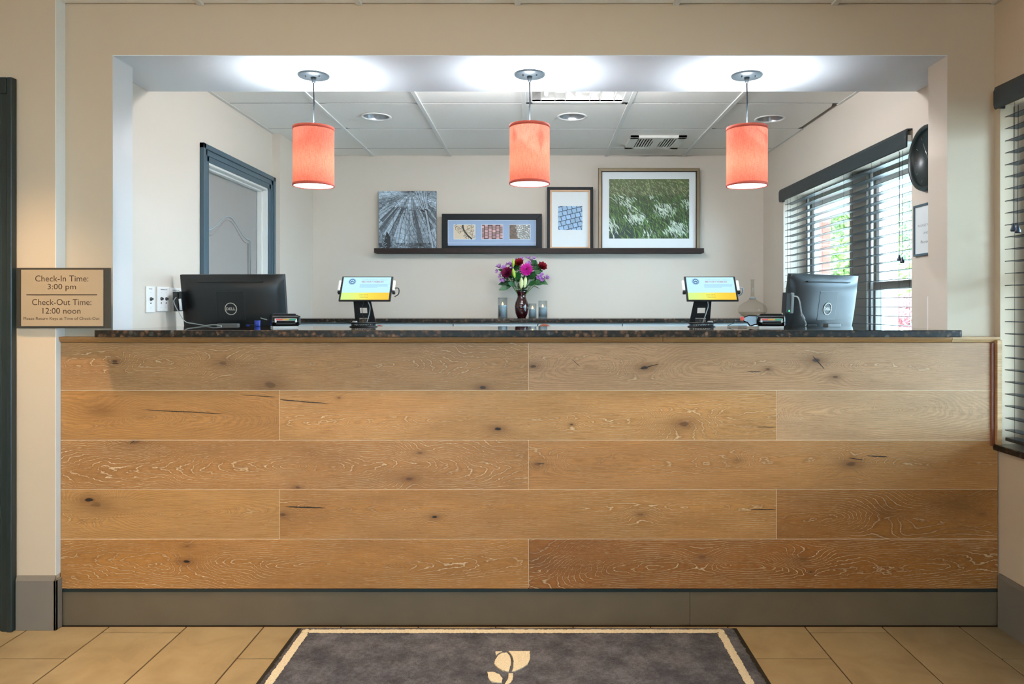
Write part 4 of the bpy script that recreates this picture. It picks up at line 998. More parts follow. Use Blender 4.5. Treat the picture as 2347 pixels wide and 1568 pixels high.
def plate(y0, y1, zc, h, label, gangs):
    t = thing('control_plate', label, 'wall plate', (LX, (y0+y1)/2, zc), (0, 0, PI/2), group='white key-switch plates on the office left wall')
    w = y1-y0
    bm = nb(); box(bm, -w/2, w/2, -.007, 0, -h/2, h/2, .002); part('cover', bm, 'white_plastic', t, False)
    for g in range(gangs):
        cx = 0 if gangs == 1 else (-.023, .023)[g]
        bm = nb(); lathe(bm, [(.0085, -.006), (.0085, -.011), (.0, -.0115)], cx, 0, .002, 16, 'y'); box(bm, cx+.001, cx+.012, -.014, -.007, -.002, .006); part('key_switch', bm, 'screw', t, False)
        bm = nb(); lathe(bm, [(.0035, -.006), (.0035, -.0085), (.0, -.009)], cx, 0, -.018, 10, 'y'); part('indicator', bm, 'ink', t, False)
        for zz in (-.04, .032):
            bm = nb(); lathe(bm, [(.003, -.006), (.0, -.008)], cx, 0, zz, 8, 'y'); part('screw', bm, 'pad_grey', t, False)
    bm = nb(); box(bm, -.016 if gangs == 1 else -.028, .012, -.0076, -.0068, h/2-.014, h/2-.011)
    if gangs > 1: box(bm, .017, .034, -.0076, -.0068, h/2-.014, h/2-.011)
    part('printed_caption', bm, 'ink_grey', t, False)
plate(3.392, 3.467, E+.038, .122, 'narrow white key-switch plate, leftmost on the office wall', 1)
plate(3.490, 3.605, E+.040, .118, 'white two-gang key-switch plate, middle of the three', 2)
plate(3.610, 3.725, E+.041, .114, 'white two-gang key-switch plate partly behind the left monitor', 2)

# ------------------------------------------------------------ monitors (seen from behind)
def monitor(x, y, yaw, tilt, label, slotdir=1):
    t = thing('computer_monitor', label, 'monitor', (x, y, E-.529), (0, 0, yaw), group='black monitors seen from behind the bar')
    H0, H1 = .399, .692       # bottom, top of housing above the desk
    W_ = .262
    R = Matrix.Translation((0, 0, H1)) @ Matrix.Rotation(tilt, 4, 'X') @ Matrix.Translation((0, 0, -H1))
    # rear shell: grid that bulges towards -Y
    bm = nb(); nx, nz = 28, 18; grid = []
    for j in range(nz+1):
        row = []
        for i in range(nx+1):
            u, v = i/nx*2-1, j/nz*2-1; e = max(0, 1-max(abs(u)**3.2, 0))*max(0, 1-abs(v)**3.2)
            b_ = .010+.030*min(1, e**.55*1.05)
            if v > .62: b_ -= .006*(v-.62)/.38
            row.append(bm.verts.new((u*W_, -b_ if 0 < i < nx and 0 < j < nz else -.008, H0+(H1-H0)*j/nz)))
        grid.append(row)
    for j in range(nz):
        for i in range(nx): bm.faces.new((grid[j][i], grid[j][i+1], grid[j+1][i+1], grid[j+1][i])).smooth = True
    bmesh.ops.transform(bm, matrix=R, verts=bm.verts); part('rear_shell', bm, 'black_plastic', t, False)
    bm = nb(); box(bm, -W_-.001, W_+.001, -.0085, .010, H0-.001, H1+.001, .003); bmesh.ops.transform(bm, matrix=R, verts=bm.verts); part('bezel', bm, 'black_plastic', t, False)
    bm = nb(); box(bm, -W_+.008, W_-.008, .0095, .0115, H0+.014, H1-.008); bmesh.ops.transform(bm, matrix=R, verts=bm.verts); part('screen', bm, 'gloss_black', t, False)
    bm = nb(); box(bm, -.165, .165, -.0352, -.020, H1-.0345, H1-.0300, .0008); bmesh.ops.transform(bm, matrix=R, verts=bm.verts); part('vent_slot', bm, 'matte_black', t, False)
    bm = nb(); box(bm, -.07, .07, -.0408, -.036, H0+.070, H0+.215, .002); bmesh.ops.transform(bm, matrix=R, verts=bm.verts); part('mount_cover', bm, 'black_plastic', t, False)
    lg = nb(); n = 40; zc = H0+.128
    ro, ri = .0305, .0270
    vs = [[lg.verts.new((math.cos(2*PI*k/n)*r_, yy, zc+math.sin(2*PI*k/n)*r_)) for k in range(n)] for r_, yy in ((ri, -.0436), (ro, -.0436), (ro, -.0420), (ri, -.0420))]
    for q in range(4):
        for k in range(n): lg.faces.new((vs[q][k], vs[q][(k+1) % n], vs[(q+1) % 4][(k+1) % n], vs[(q+1) % 4][k]))
    bmesh.ops.transform(lg, matrix=R, verts=lg.verts); lo_ = part('logo_ring', lg, 'logo_silver', t, False)
    tx = text('DELL', 'logo_silver', t, 0, 0, .046, 0, .0135, name='logo_lettering', bold=.02)
    tx.matrix_local = R @ Matrix.Translation((0, -.0437, zc))
    bm = nb(); box(bm, -.0525, .0525, -.058, -.030, .02, H0+.052, .004); nk = part('stand_neck', bm, 'neck_grey', t, False)
    bm = nb(); box(bm, -.12, .12, -.11, .09, .0, .014, .005); part('stand_base', bm, 'black_plastic', t, False)
    for sx in (-.1, .1):
        bm = nb(); box(bm, sx-.035, sx+.035, -.0425, -.03, H0-.002, H0+.050, .002); bmesh.ops.transform(bm, matrix=R, verts=bm.verts); part('port_recess', bm, 'matte_black', t, False)
    bm = nb(); box(bm, .075, .088, -.0475, -.0420, H0-.002, H0+.050, .001); bmesh.ops.transform(bm, matrix=R, verts=bm.verts); part('port_cover', bm, 'blue_plastic', t, False)
    return t
def reader(parent_loc, rot, label, led):
    t = thing('card_reader', label, 'card reader', parent_loc, rot, group='magnetic card readers fixed to the monitors')
    bm = nb(); box(bm, -.020, .004, -.018, .018, -.048, .048, .003); part('front_shell', bm, 'black_plastic', t, False)
    bm = nb(); box(bm, .008, .022, -.018, .018, -.048, .048, .003); part('rear_shell', bm, 'pad_grey' if led else 'black_plastic', t, False)
    bm = nb(); box(bm, .003, .009, -.010, .018, -.046, .046, .001); part('swipe_slot', bm, 'matte_black', t, False)
    if led: bm = nb(); box(bm, -.004, .001, -.0195, -.017, -.042, -.034, .0005); part('status_light', bm, 'led_green', t, False)
    return t
monitor(-1.505, 3.63, math.radians(-3.0), math.radians(8.5), 'black monitor at the left end of the bar, back to the lobby')
monitor(1.428, 3.66, math.radians(32), math.radians(8.5), 'black monitor at the right end of the bar, turned towards the window')
reader((-1.80+.045, 3.60, E+.030), (0, math.radians(-3), 0), 'black card reader on the left edge of the left monitor', False)
reader((1.170, 3.44, E+.022), (0, math.radians(4), math.radians(14)), 'grey card reader with a green light on the right monitor edge', True)
def cable(name, pts, r, mat, label, cat='cable', n=8, group=None):
    bm = nb(); tube(bm, spline(pts, n), r, 8); o = part(name, bm, mat); tag(o, label, cat, group); return o
def P3(x, y, Y): return ((x-1232)*Y/1686, Y, E+(705-y)*Y/1686)
cable('reader_cable', [P3(404, 681, 3.57), P3(398.5, 690, 3.565), P3(403, 704, 3.56), P3(410, 716, 3.56), P3(419, 731, 3.56), P3(428, 739, 3.56), P3(445, 742, 3.55), P3(470, 746, 3.5), P3(490, 744.5, 3.46), P3(508, 747, 3.43)], .0022, 'pad_grey', 'thin grey cable curving from the left card reader to the bar')
bm = nb(); tube(bm, [P3(412, 685, 3.545), P3(415, 711, 3.545)], .006, 10); o = part('ferrite_clip', bm, 'window_bright'); tag(o, 'silver clip beside the left card reader on the monitor edge', 'clip')
cable('reader_cable', [P3(1818, 678, 3.40), P3(1828, 681, 3.39), P3(1833, 692, 3.39), P3(1836, 712, 3.39), P3(1838, 722, 3.39), P3(1843, 733, 3.40), P3(1848, 744, 3.40), P3(1846, 748.5, 3.402)], [.003]*1 or .003, 'pad_grey', 'grey cable hanging from the right card reader down to the bar') if False else None
bm = nb(); tube(bm, spline([P3(1819, 679, 3.42), P3(1828, 681, 3.40), P3(1833, 692, 3.39), P3(1835.5, 708, 3.39), P3(1838, 722, 3.39), P3(1843, 733, 3.40), P3(1847, 742, 3.41), P3(1846, 748, 3.405)], 8), .0032, 8)
tube(bm, [P3(1838, 721, 3.39), P3(1843, 732, 3.399)], .0055, 8); o = part('reader_cable', bm, 'pad_grey'); tag(o, 'thick grey cable hanging from the right card reader down to the bar', 'cable')

# ------------------------------------------------------------ tablets and stands
def tablet_set(side):
    s = -1 if side == 'left' else 1
    cxp, Yt = (839.5, 3.30) if side == 'left' else (1629.5, 3.30)
    tl = math.radians(31); W_, H_ = .232, .131
    cx = (cxp-1232)*Yt/1686; cz = E+(705-662.3)*Yt/1686
    t = thing('tablet', 'lit tablet on the %s side of the bar showing a blue and yellow notice' % side, 'tablet', (cx, Yt, cz), (-tl, 0, 0), group='tablets on stands on the bar')
    bm = nb(); box(bm, -W_/2, W_/2, -.004, .005, -H_/2, H_/2, .0035, 3); part('housing', bm, 'black_plastic', t, False)
    sw, sh = W_/2-.009, H_/2-.006
    bm = nb(); box(bm, -sw, sw, -.0046, -.0041, -.0225, sh); sc = part('screen', bm, 'screen_sky', t, False)
    bm = nb(); box(bm, -sw, sw, -.0046, -.0041, -sh, -.0225); part('screen_footer', bm, 'screen_gold', t, False)
    text('SUPPORTING DIRECT', 'screen_pale', sc, .035, .0445, .115, -.0049, .0052)
    text('MILITARY FAMILIES', 'screen_red', sc, .026, .0345, .098, -.0049, .0058, bold=.02)
    for k, (w_, z_) in enumerate(((.128, .021), (.124, .016), (.126, .011), (.080, .006))):
        bm = nb(); box(bm, -.030, -.030+w_, -.0050, -.0047, z_-.0009, z_+.0009); part('text_line', bm, 'screen_pale', sc, False)
    text('SCAN THE QR', 'screen_black', t, -.006, -.0335, .040, -.0049, .0034); text('CODE HERE TO', 'screen_black', t, -.006, -.0405, .043, -.0049, .0034); text('LEARN MORE', 'screen_black', t, -.004, -.0475, .036, -.0049, .0034)
    ex = -.066; bm = nb(); n = 28
    for (ro, ri) in ((.0135, .0095), (.0165, .0152)):
        vs = [[bm.verts.new((ex+math.cos(2*PI*k/n)*r_, -.0050, .036+math.sin(2*PI*k/n)*r_)) for k in range(n)] for r_ in (ri, ro)]
        for k in range(n): bm.faces.new((vs[0][k], vs[0][(k+1) % n], vs[1][(k+1) % n], vs[1][k]))
    prism(bm, [(ex-.006, .031), (ex-.006, .037), (ex, .042), (ex+.006, .037), (ex+.006, .031), (ex+.003, .031), (ex, .037), (ex-.003, .031)], 'y', -.0051, -.0048)
    part('screen_emblem', bm, 'screen_blue', t, False)
    # stand
    bx, by = ((835-1232)*3.35/1686, 3.335) if side == 'left' else ((1606-1232)*3.35/1686, 3.335)
    q = thing('tablet_stand', 'black angled metal tablet stand on the %s side of the bar' % side, 'stand', (bx, by, TZ), group='tablet stands on the bar')
    bm = nb(); lathe(bm, [(.062, .0), (.062, .003), (.055, .006), (.0, .006)], .0, 0, 0, 40); part('base_disc', bm, 'matte_black', q, False)
    bm = nb(); pts = []
    for k in range(200): a = k/200*2*PI; rr_ = .050; b_ = k*.9; pts.append((math.cos(a)*(rr_+.0035*math.cos(b_)), math.sin(a)*(rr_+.0035*math.cos(b_)), .0105+.0035*math.sin(b_)))
    tube(bm, pts, .0011, 5); part('coiled_cord', bm, 'screw', q, False)
    bm = nb(); lathe(bm, [(.056, .0145), (.060, .017), (.058, .0195), (.0, .020)], 0, 0, 0, 40); part('turntable', bm, 'matte_black', q, False)
    bm = nb(); tube(bm, [(s*.05, -.02, .020), (s*.095, -.03, .0235)], [.003, .0015], 8); part('lever', bm, 'matte_black', q, False)
    bm = nb(); lathe(bm, [(.011, .020), (.011, .026), (.008, .028), (0, .028)], s*.028, -.045, 0, 16); part('locking_knob', bm, 'silver', q, False)
    # plate with a window: built from four strips; local x mirrored by side
    zb, zt2 = .022, .125
    def wq(z): # half width left/right at height
        f = (z-zb)/(zt2-zb); return (-.043, .050-.015*f) if side == 'left' else (-.050+.015*f, .043)
    def yq(z): return .02-.035*(z-zb)/(zt2-zb)
    def strip(z0, z1, l0=None, r0=None):
        a = wq(z0); c_ = wq(z1); L0, R0 = (a[0] if l0 is None else l0), (a[1] if r0 is None else r0); L1, R1 = (c_[0] if l0 is None else l0), (c_[1] if r0 is None else r0)
        v = [bm.verts.new(p) for p in ((L0, yq(z0), z0), (R0, yq(z0), z0), (R1, yq(z1), z1), (L1, yq(z1), z1), (L0, yq(z0)+.004, z0), (R0, yq(z0)+.004, z0), (R1, yq(z1)+.004, z1), (L1, yq(z1)+.004, z1))]
        for f in ((0,1,2,3), (7,6,5,4), (0,4,5,1), (3,2,6,7), (0,3,7,4), (1,5,6,2)): bm.faces.new([v[i] for i in f])
    hx0, hx1 = (-.017, .016) if side == 'left' else (-.018, .018)
    bm = nb(); strip(.086, zt2); strip(.062, .086, None, hx0); strip(.062, .086, hx1, None); strip(.040, .062); strip(zb, .040, None, hx0-.006); strip(zb, .040, hx1+.006, None); part('stand_plate', bm, 'matte_black', q, False)
    bm = nb(); tube(bm, [(0, -.008, .122), (0, -.012, .16)], .012, 12); box(bm, -.04, .04, .0, .006, .13, .21, .002); part('head_plate', bm, 'matte_black', q, False)
    sx = W_/2+.006
    for k in (-1, 1):
        bm = nb(); box(bm, -.006, .006, -.009, .006, -.027, .027, .0045, 3)
        bmesh.ops.transform(bm, matrix=Matrix.Translation((cx-bx+k*sx, Yt-by-.0+.01, cz-TZ+.013)) @ Matrix.Rotation(-tl, 4, 'X'), verts=bm.verts); pd = part('grip_pad', bm, 'white_plastic', q, False)
        bm = nb(); box(bm, -.005, .008, -.005, .012, -.038, -.026, .002)
        bmesh.ops.transform(bm, matrix=Matrix.Translation((cx-bx+k*sx, Yt-by+.01, cz-TZ+.013)) @ Matrix.Rotation(-tl, 4, 'X'), verts=bm.verts); part('grip_arm', bm, 'matte_black', q, False)
    # charging cable
    e = cx+W_/2+.012
    cable('charging_cable', [(e-.002, Yt, cz+.004), (e+.016, Yt+.005, cz+.002), (e+.014, Yt+.015, cz-.022), (e-.006, Yt+.03, cz-.034)], .0022 if side == 'left' else .0032, 'black_plastic' if side == 'left' else 'pad_grey', 'short charging cable looped at the right edge of the %s tablet' % side)
    if side == 'left':
        cable('stand_cable', [P3(834, 691, 3.30), P3(830, 705, 3.29), P3(831, 722, 3.29), P3(839, 738, 3.295)], .0013, 'cord_grey', 'thin grey cable down the front of the left tablet stand')
        cable('stand_cable', [P3(843, 691, 3.30), P3(848, 704, 3.29), P3(846, 722, 3.29), P3(841, 738, 3.295)], .0019, 'pad_grey', 'thicker pale cable down the front of the left tablet stand')
    else: cable('stand_cable', [P3(1622, 691, 3.30), P3(1623, 703, 3.29), P3(1617, 722, 3.29), P3(1611, 740, 3.295)], .0022, 'pad_grey', 'pale cable down the front of the right tablet stand')
tablet_set('left'); tablet_set('right')

# ------------------------------------------------------------ payment terminals
emis('bar_red', srgb(236,96,80), .55); emis('bar_yellow', srgb(226,176,60), .55); emis('bar_green', srgb(50,170,130), .55)
def terminal(cx, cy, yaw, label, s):
    t = thing('card_terminal', label, 'card terminal', (cx, cy, TZ), (0, 0, yaw), group='payment terminals on the bar'); t.scale = (1.25, 1.25, 1.18)
    bm = nb(); prism(bm, [(-.045, .006), (-.050, .022), (-.046, .040), (-.036, .047), (.05, .050), (.078, .046), (.085, .028), (.075, .006)], 'x', -.044, .044, .004); part('body', bm, 'gloss_black', t, False)
    bm = nb(); box(bm, -.034, .034, -.053, -.046, .026, .0345, .002); box(bm, -.036, -.030, -.054, -.046, .020, .034, .001); box(bm, .030, .036, -.054, -.046, .020, .034, .001); part('card_slot', bm, 'window_bright', t, False)
    for (a, c_, m_) in ((-.033, -.011, 'bar_red'), (-.011, .011, 'bar_yellow'), (.011, .033, 'bar_green')):
        bm = nb(); box(bm, a, c_, -.0545, -.0525, .028, .0335, .0004); part('contactless_light', bm, m_, t, False)
    bm = nb(); box(bm, -.032, .032, -.052, -.048, .012, .020, .002); part('chip_slot', bm, 'matte_black', t, False)
    bm = nb(); box(bm, -.036, .036, -.03, .03, .0475, .0515, .002); part('keypad', bm, 'black_plastic', t, False)
    bm = nb(); box(bm, .044, .052, -.02, .075, .010, .044, .003) if s < 0 else box(bm, -.052, -.044, -.02, .075, .010, .044, .003); part('swipe_rail', bm, 'black_plastic', t, False)
    bm = nb(); box(bm, -.040, .040, -.04, .07, 0, .0065, .001); part('base_pad', bm, 'white_plastic', t, False)
    return t
terminal((650-1232)*3.19/1686, 3.20, math.radians(24), 'black card terminal lying beside the left monitor', -1)
tm_ = terminal((1768-1232)*3.19/1686, 3.20, math.radians(-14), 'black card terminal with a red tip beside the right monitor', 1)
bm = nb(); prism(bm, [(-.045, .012), (-.040, .045), (-.075, .047), (-.098, .036), (-.092, .022), (-.080, .018), (-.070, .004)], 'y', -.02, .03, .004); wg = part('side_wing', bm, 'gloss_black', tm_, False)
bm = nb(); box(bm, -.102, -.088, -.022, .010, .026, .040, .004); part('wing_tip', bm, 'bar_red', tm_, False, label='red tip')
cable('terminal_cable', [P3(1712, 747, 3.30), P3(1690, 747.3, 3.31), P3(1668, 747.2, 3.32), P3(1672, 745, 3.36), P3(1684, 739, 3.40), P3(1692, 734, 3.42)], .0016, 'matte_black', 'thin black cable trailing left from the right card terminal')
cable('terminal_cable', [P3(612, 733, 3.20), P3(604, 731, 3.22), P3(598, 729, 3.24)], .0020, 'pad_grey', 'short grey cable tip sticking out left of the left card terminal')
bm = nb(); lathe(bm, [(.0115, 0), (.0125, .002), (.0135, .027), (.012, .028), (.011, .004), (0, .004)], (590-1232)*3.39/1686, 3.39, TZ, 24); o = part('cup', bm, 'blue_plastic'); tag(o, 'small blue plastic cup between the left monitor and card terminal', 'cup')

# ------------------------------------------------------------ back worktop things
BZ = E-.075; VY = 5.55; vs_ = 1686/VY
def vx(x): return (x-1232)/vs_
def vz(y): return E+(705-y)/vs_
vX = vx(1195.5)
va = thing('flower_vase', 'dark red glass vase in the middle of the back worktop', 'vase', (vX, VY, BZ))
bm = nb(); lathe(bm, [(.0, .0), (.030, .0), (.035, .004), (.046, .03), (.052, .06), (.053, .085), (.048, .112), (.037, .140), (.031, .158), (.034, .175), (.041, .19), (.046, .2035), (.0445, .2035), (.032, .175), (.029, .158), (.03, .14)], n=40); part('vessel', bm, 'vase_glass', va, False, label='dark red glass')
bm = nb(); lathe(bm, [(.0445, .2025), (.0468, .2035), (.0465, .2055), (.0445, .2055)], n=40); part('rim', bm, 'vase_glass', va, False)
def leaf_mesh(bm, p, d, ln, w, droop=.3, up=(0,0,1)):
    d = Vector(d).normalized(); p = Vector(p); side = d.cross(Vector(up)).normalized(); n = 6; L, R_, Mi = [], [], []
    for k in range(n+1):
        t_ = k/n; c0 = p+d*ln*t_-Vector((0, 0, 1))*droop*ln*t_*t_; ww = w*math.sin(PI*min(1, t_*1.02+.02))**.8*.5
        Mi.append(bm.verts.new(c0-Vector((0,0,1))*ww*.25)); L.append(bm.verts.new(c0+side*ww)); R_.append(bm.verts.new(c0-side*ww))
    for k in range(n):
        for q in ((L, Mi), (Mi, R_)): f = bm.faces.new((q[0][k], q[0][k+1], q[1][k+1], q[1][k])); f.smooth = True
def petal(bm, c0, d, up, ln, w, cup=.25):
    d = Vector(d).normalized(); n0 = Vector(up).normalized(); s0 = d.cross(n0).normalized(); c0 = Vector(c0); n = 4; rows_ = []
    for k in range(n+1):
        t_ = k/n; ww = w*.5*(math.sin(PI*(.12+.82*t_)))**.7 if t_ < 1 else w*.05
        m_ = c0+d*ln*t_+n0*cup*ln*t_*t_; rows_.append([bm.verts.new(m_-s0*ww+n0*ww*.3), bm.verts.new(m_), bm.verts.new(m_+s0*ww+n0*ww*.3)])
    for k in range(n):
        for q in range(2): f = bm.faces.new((rows_[k][q], rows_[k][q+1], rows_[k+1][q+1], rows_[k+1][q])); f.smooth = True
mouth = Vector((vX, VY, BZ+.20))
def stem_to(bm, tip):
    tip = Vector(tip); base = mouth+Vector((max(-.026, min(.026, (tip.x-vX)*.3)), max(-.02, min(.02, (tip.y-VY)*.3)), -.03)); mid = (base+tip)/2+Vector((0, 0, .012))
    tube(bm, spline([base, mid, tip], 5), .0022, 6)
rf = random.Random(5)
def flower(kind, pxx, pyy, yy, label, r, extra=0):
    tip = Vector((vx(pxx), yy, vz(pyy))); t = thing('flower', label, 'flower', tuple(tip), group='cut flowers in the red vase')
    bm = nb(); stem_to(bm, tip); part('stem', bm, 'stem_green', t)
    fwd = (tip-mouth-Vector((0, .12, 0))).normalized(); fwd = (fwd+Vector((0, -1.3, .1))).normalized() if kind == 'dahlia' else fwd
    if kind == 'dahlia':
        u = fwd.orthogonal().normalized(); w_ = fwd.cross(u); bm = nb()
        for ring, (n, rl, el) in enumerate(((20, 1.0, .05), (20, .92, .28), (18, .80, .55), (14, .62, .9), (10, .42, 1.5))):
            for k in range(n):
                a = 2*PI*(k+.5*(ring % 2))/n+rf.uniform(-.05, .05); d = (u*math.cos(a)+w_*math.sin(a)+fwd*el).normalized(); petal(bm, tip+fwd*.004*ring, d, fwd, r*rl*rf.uniform(.9, 1.06), r*.24, .12)
        part('bloom', bm, 'petal_magenta', t)
        bm = nb(); lathe(bm, [(.0, -.004), (r*.16, .0), (r*.14, .008), (0, .012)], n=12); bmesh.ops.transform(bm, matrix=Matrix.Translation(tip+fwd*.018) @ fwd.to_track_quat('Z', 'Y').to_matrix().to_4x4(), verts=bm.verts); part('flower_centre', bm, 'petal_heart', t)
    elif kind in ('rose', 'plum'):
        r *= 1.5; fwd = (fwd+Vector((0, -.5, 0))).normalized(); u = fwd.orthogonal().normalized(); w_ = fwd.cross(u); bm = nb()
        for ring, (n, el, rl) in enumerate(((7, .5, 1), (7, .9, .95), (6, 1.6, .8), (5, 3.0, .66), (3, 6, .5))):
            for k in range(n):
                a = 2*PI*(k+.4*ring)/n; d = (u*math.cos(a)+w_*math.sin(a)+fwd*el).normalized(); petal(bm, tip+fwd*.001*ring, d, fwd, r*rl, r*.75, .25)
        part('bloom', bm, 'petal_red' if kind == 'rose' else 'petal_plum', t)
    elif kind == 'lilac':
        bm = nb()
        r *= 1.6
        for q in range(6):
            o_ = Vector((rf.uniform(-1, 1), rf.uniform(-.6, .6), rf.uniform(-.8, .9)))*r*.75; c0 = tip+o_; f0 = (fwd+o_.normalized()*.8+Vector((0, -.4, 0))).normalized(); u = f0.orthogonal().normalized(); w_ = f0.cross(u)
            for k in range(6):
                a = PI*k/3; petal(bm, c0, u*math.cos(a)+w_*math.sin(a)+f0*.9, f0, r*.62, r*.26, .1)
        part('bloom', bm, 'petal_lilac', t)
    elif kind in ('bud', 'palebud'):
        bm = nb(); ax = (tip-(mouth)).normalized() if extra == 0 else Vector(extra).normalized()
        lathe(bm, [(.0, -r), (r*.22, -r*.7), (r*.34, -r*.2), (r*.30, r*.4), (r*.14, r*.85), (.0, r)], n=14); bmesh.ops.transform(bm, matrix=Matrix.Translation(tip+ax*r*.9) @ ax.to_track_quat('Z', 'Y').to_matrix().to_4x4(), verts=bm.verts)
        part('bud', bm, 'bud_green' if kind == 'bud' else 'bud_pale', t)
    # leaves along the stem
    bm = nb()
    for k in range(5 if kind != 'dahlia' else 3):
        f_ = rf.uniform(.45, .95); p = mouth.lerp(tip, f_)+Vector((0, 0, -.004)); a = rf.uniform(0, 2*PI)
        d = Vector((math.cos(a)+(tip.x-vX)*8, math.sin(a)*.7+.1, rf.uniform(.1, .9))); leaf_mesh(bm, p, d, rf.uniform(.05, .08), rf.uniform(.022, .034), rf.uniform(0, .5))
    part('foliage', bm, 'leaf_dark', t)
flower('dahlia', 1207, 620, 5.46, 'big magenta dahlia at the front of the bouquet', .054)
flower('rose', 1190, 606, 5.53, 'dark red rose behind the dahlia', .028)
flower('rose', 1240, 614, 5.54, 'red rose at the right of the bouquet', .030)
flower('plum', 1165, 629, 5.50, 'plum-coloured bloom left of the dahlia', .034)
flower('lilac', 1147, 617, 5.54, 'lilac alstroemeria at the far left of the bouquet', .026)
flower('lilac', 1155, 636, 5.50, 'pale lilac alstroemeria, low at the left under the plum bloom', .024)
flower('lilac', 1166, 608, 5.55, 'lilac alstroemeria, upper left of the bouquet beside the green bud', .022)
flower('lilac', 1190, 599, 5.56, 'lilac alstroemeria at the top centre of the bouquet', .022)
flower('lilac', 1220, 602, 5.55, 'lilac alstroemeria at the top right above the dahlia', .026)
flower('lilac', 1240, 632, 5.50, 'lilac alstroemeria under the red rose on the right', .022)
flower('lilac', 1248, 641, 5.48, 'drooping lilac alstroemeria, lowest on the right', .020)
flower('bud', 1177, 613, 5.49, 'upright green lily bud at the top left', .033, (.06, -.1, 1))
flower('bud', 1181, 638, 5.45, 'yellow-green lily bud leaning in front of the plum bloom', .038, (-.22, -.2, 1))
flower('palebud', 1195, 663, 5.47, 'creamy half-open lily bud just above the vase mouth', .046, (.04, -.15, 1))
flower('palebud', 1202, 661, 5.48, 'second creamy lily bud beside the half-open one above the vase mouth', .046, (.14, -.1, 1))
EXTRA = [(rf.uniform(1160, 1236), rf.uniform(606, 652), .075, .030, rf.uniform(20, 160), .25) for _ in range(30)]
fg = thing('foliage_spray', 'spray of dark green leaves spreading from the vase mouth', 'foliage', tuple(mouth))
for (pxx, pyy, ln, w_, ang, fw) in ((1172, 655, .085, .038, 186, -.2), (1166, 648, .07, .032, 176, -.1), (1228, 640, .085, .036, 348, -.3), (1222, 650, .07, .03, 10, -.3), (1212, 655, .07, .03, 40, -.5), (1180, 655, .06, .03, 140, -.5), (1190, 640, .075, .03, 95, -.6), (1214, 638, .075, .034, 60, -.4),
        (1205, 648, .06, .026, 75, -.7), (1184, 640, .07, .03, 120, -.4), (1228, 618, .06, .02, 55, -.2), (1224, 606, .045, .014, 70, -.2), (1156, 622, .05, .018, 150, -.2), (1220, 628, .07, .03, 30, -.1), (1172, 632, .07, .03, 160, .1), (1198, 628, .08, .036, 88, .2), (1184, 622, .08, .036, 110, .2), (1212, 618, .07, .03, 65, .3))+tuple(EXTRA):
    bm = nb(); a = math.radians(ang); p = Vector((vx(pxx), 5.50 if fw < -.25 else 5.55, vz(pyy)))
    leaf_mesh(bm, p, (math.cos(a), fw, math.sin(a)), ln*1.15, w_*1.3, .25, up=(0, -1, .3)); bm2 = None
    if fw < -.25 or pyy > 640: tube(bm, spline([mouth+Vector((0, 0, -.02)), (mouth+p)/2+Vector((0,0,.004)), p], 4), .0017, 5)
    part('leaf', bm, 'leaf_dark', fg)

def candle_set(cxp, wpx, hpx, chp, label, lab2):
    x = vx(cxp); r = wpx/vs_/2; h = hpx/vs_; hc = chp/vs_
    g = thing('candle_holder', label, 'candle holder', (x, VY, BZ), group='glass cylinder candle holders')
    bm = nb(); lathe_open(bm, [(r-.002, .004), (r, .0), (r, h), (r-.002, h), (r-.002, .004)], n=36); part('glass_wall', bm, 'vessel_glass', g, False)
    bm = nb(); lathe(bm, [(r-.002, .0), (r-.002, .005), (0, .005)], n=36); part('glass_base', bm, 'vessel_glass', g, False)
    c0 = thing('candle', lab2, 'candle', (x, VY, BZ+.005), group='pillar candles in the glass holders')
    bm = nb(); lathe(bm, [(r-.0045, 0), (r-.0045, hc-.002), (r-.008, hc), (r*.4, hc-.003), (0, hc-.003)], n=32); part('wax', bm, 'wax', c0, False)
    bm = nb(); lathe(bm, [(.0, hc-.004), (.0065, hc+.001), (.007, hc+.006), (.0035, hc+.016), (0, hc+.024)], n=14); part('flame', bm, 'flame', c0, False, label='warm glowing flame')
candle_set(1152, 22, 45.5, 27, 'tall glass candle holder left of the red vase', 'grey candle burning in the holder left of the vase')
candle_set(1220.5, 18.5, 32, 18, 'short glass candle holder just right of the red vase', 'grey candle burning in the short holder next to the vase')
candle_set(1244, 21, 38.5, 22, 'mid-height glass candle holder, rightmost of the three', 'grey candle burning in the rightmost holder')
dc = thing('glass_carafe', 'clear glass carafe with a wide round body behind the right terminal', 'carafe', (vx(1722), 5.52, BZ))
bm = nb(); lathe(bm, [(.0, .002), (.055, .0), (.080, .012), (.104, .04), (.108, .062), (.096, .088), (.070, .108), (.040, .124), (.022, .140), (.015, .16), (.013, .20), (.0125, .27), (.016, .285), (.0145, .285), (.0105, .27), (.011, .2), (.013, .16)], n=48); part('vessel', bm, 'carafe_glass', dc, False)
bm = nb(); lathe(bm, [(.0, .006), (.053, .005), (.077, .016), (.100, .042), (.0, .042)], n=48); part('liquid', bm, 'carafe_glass', dc, False)
bm = nb(); lathe(bm, [(.019, .137), (.026, .142), (.022, .152), (.016, .154)], n=24); part('neck_collar', bm, 'pad_grey', dc, False)

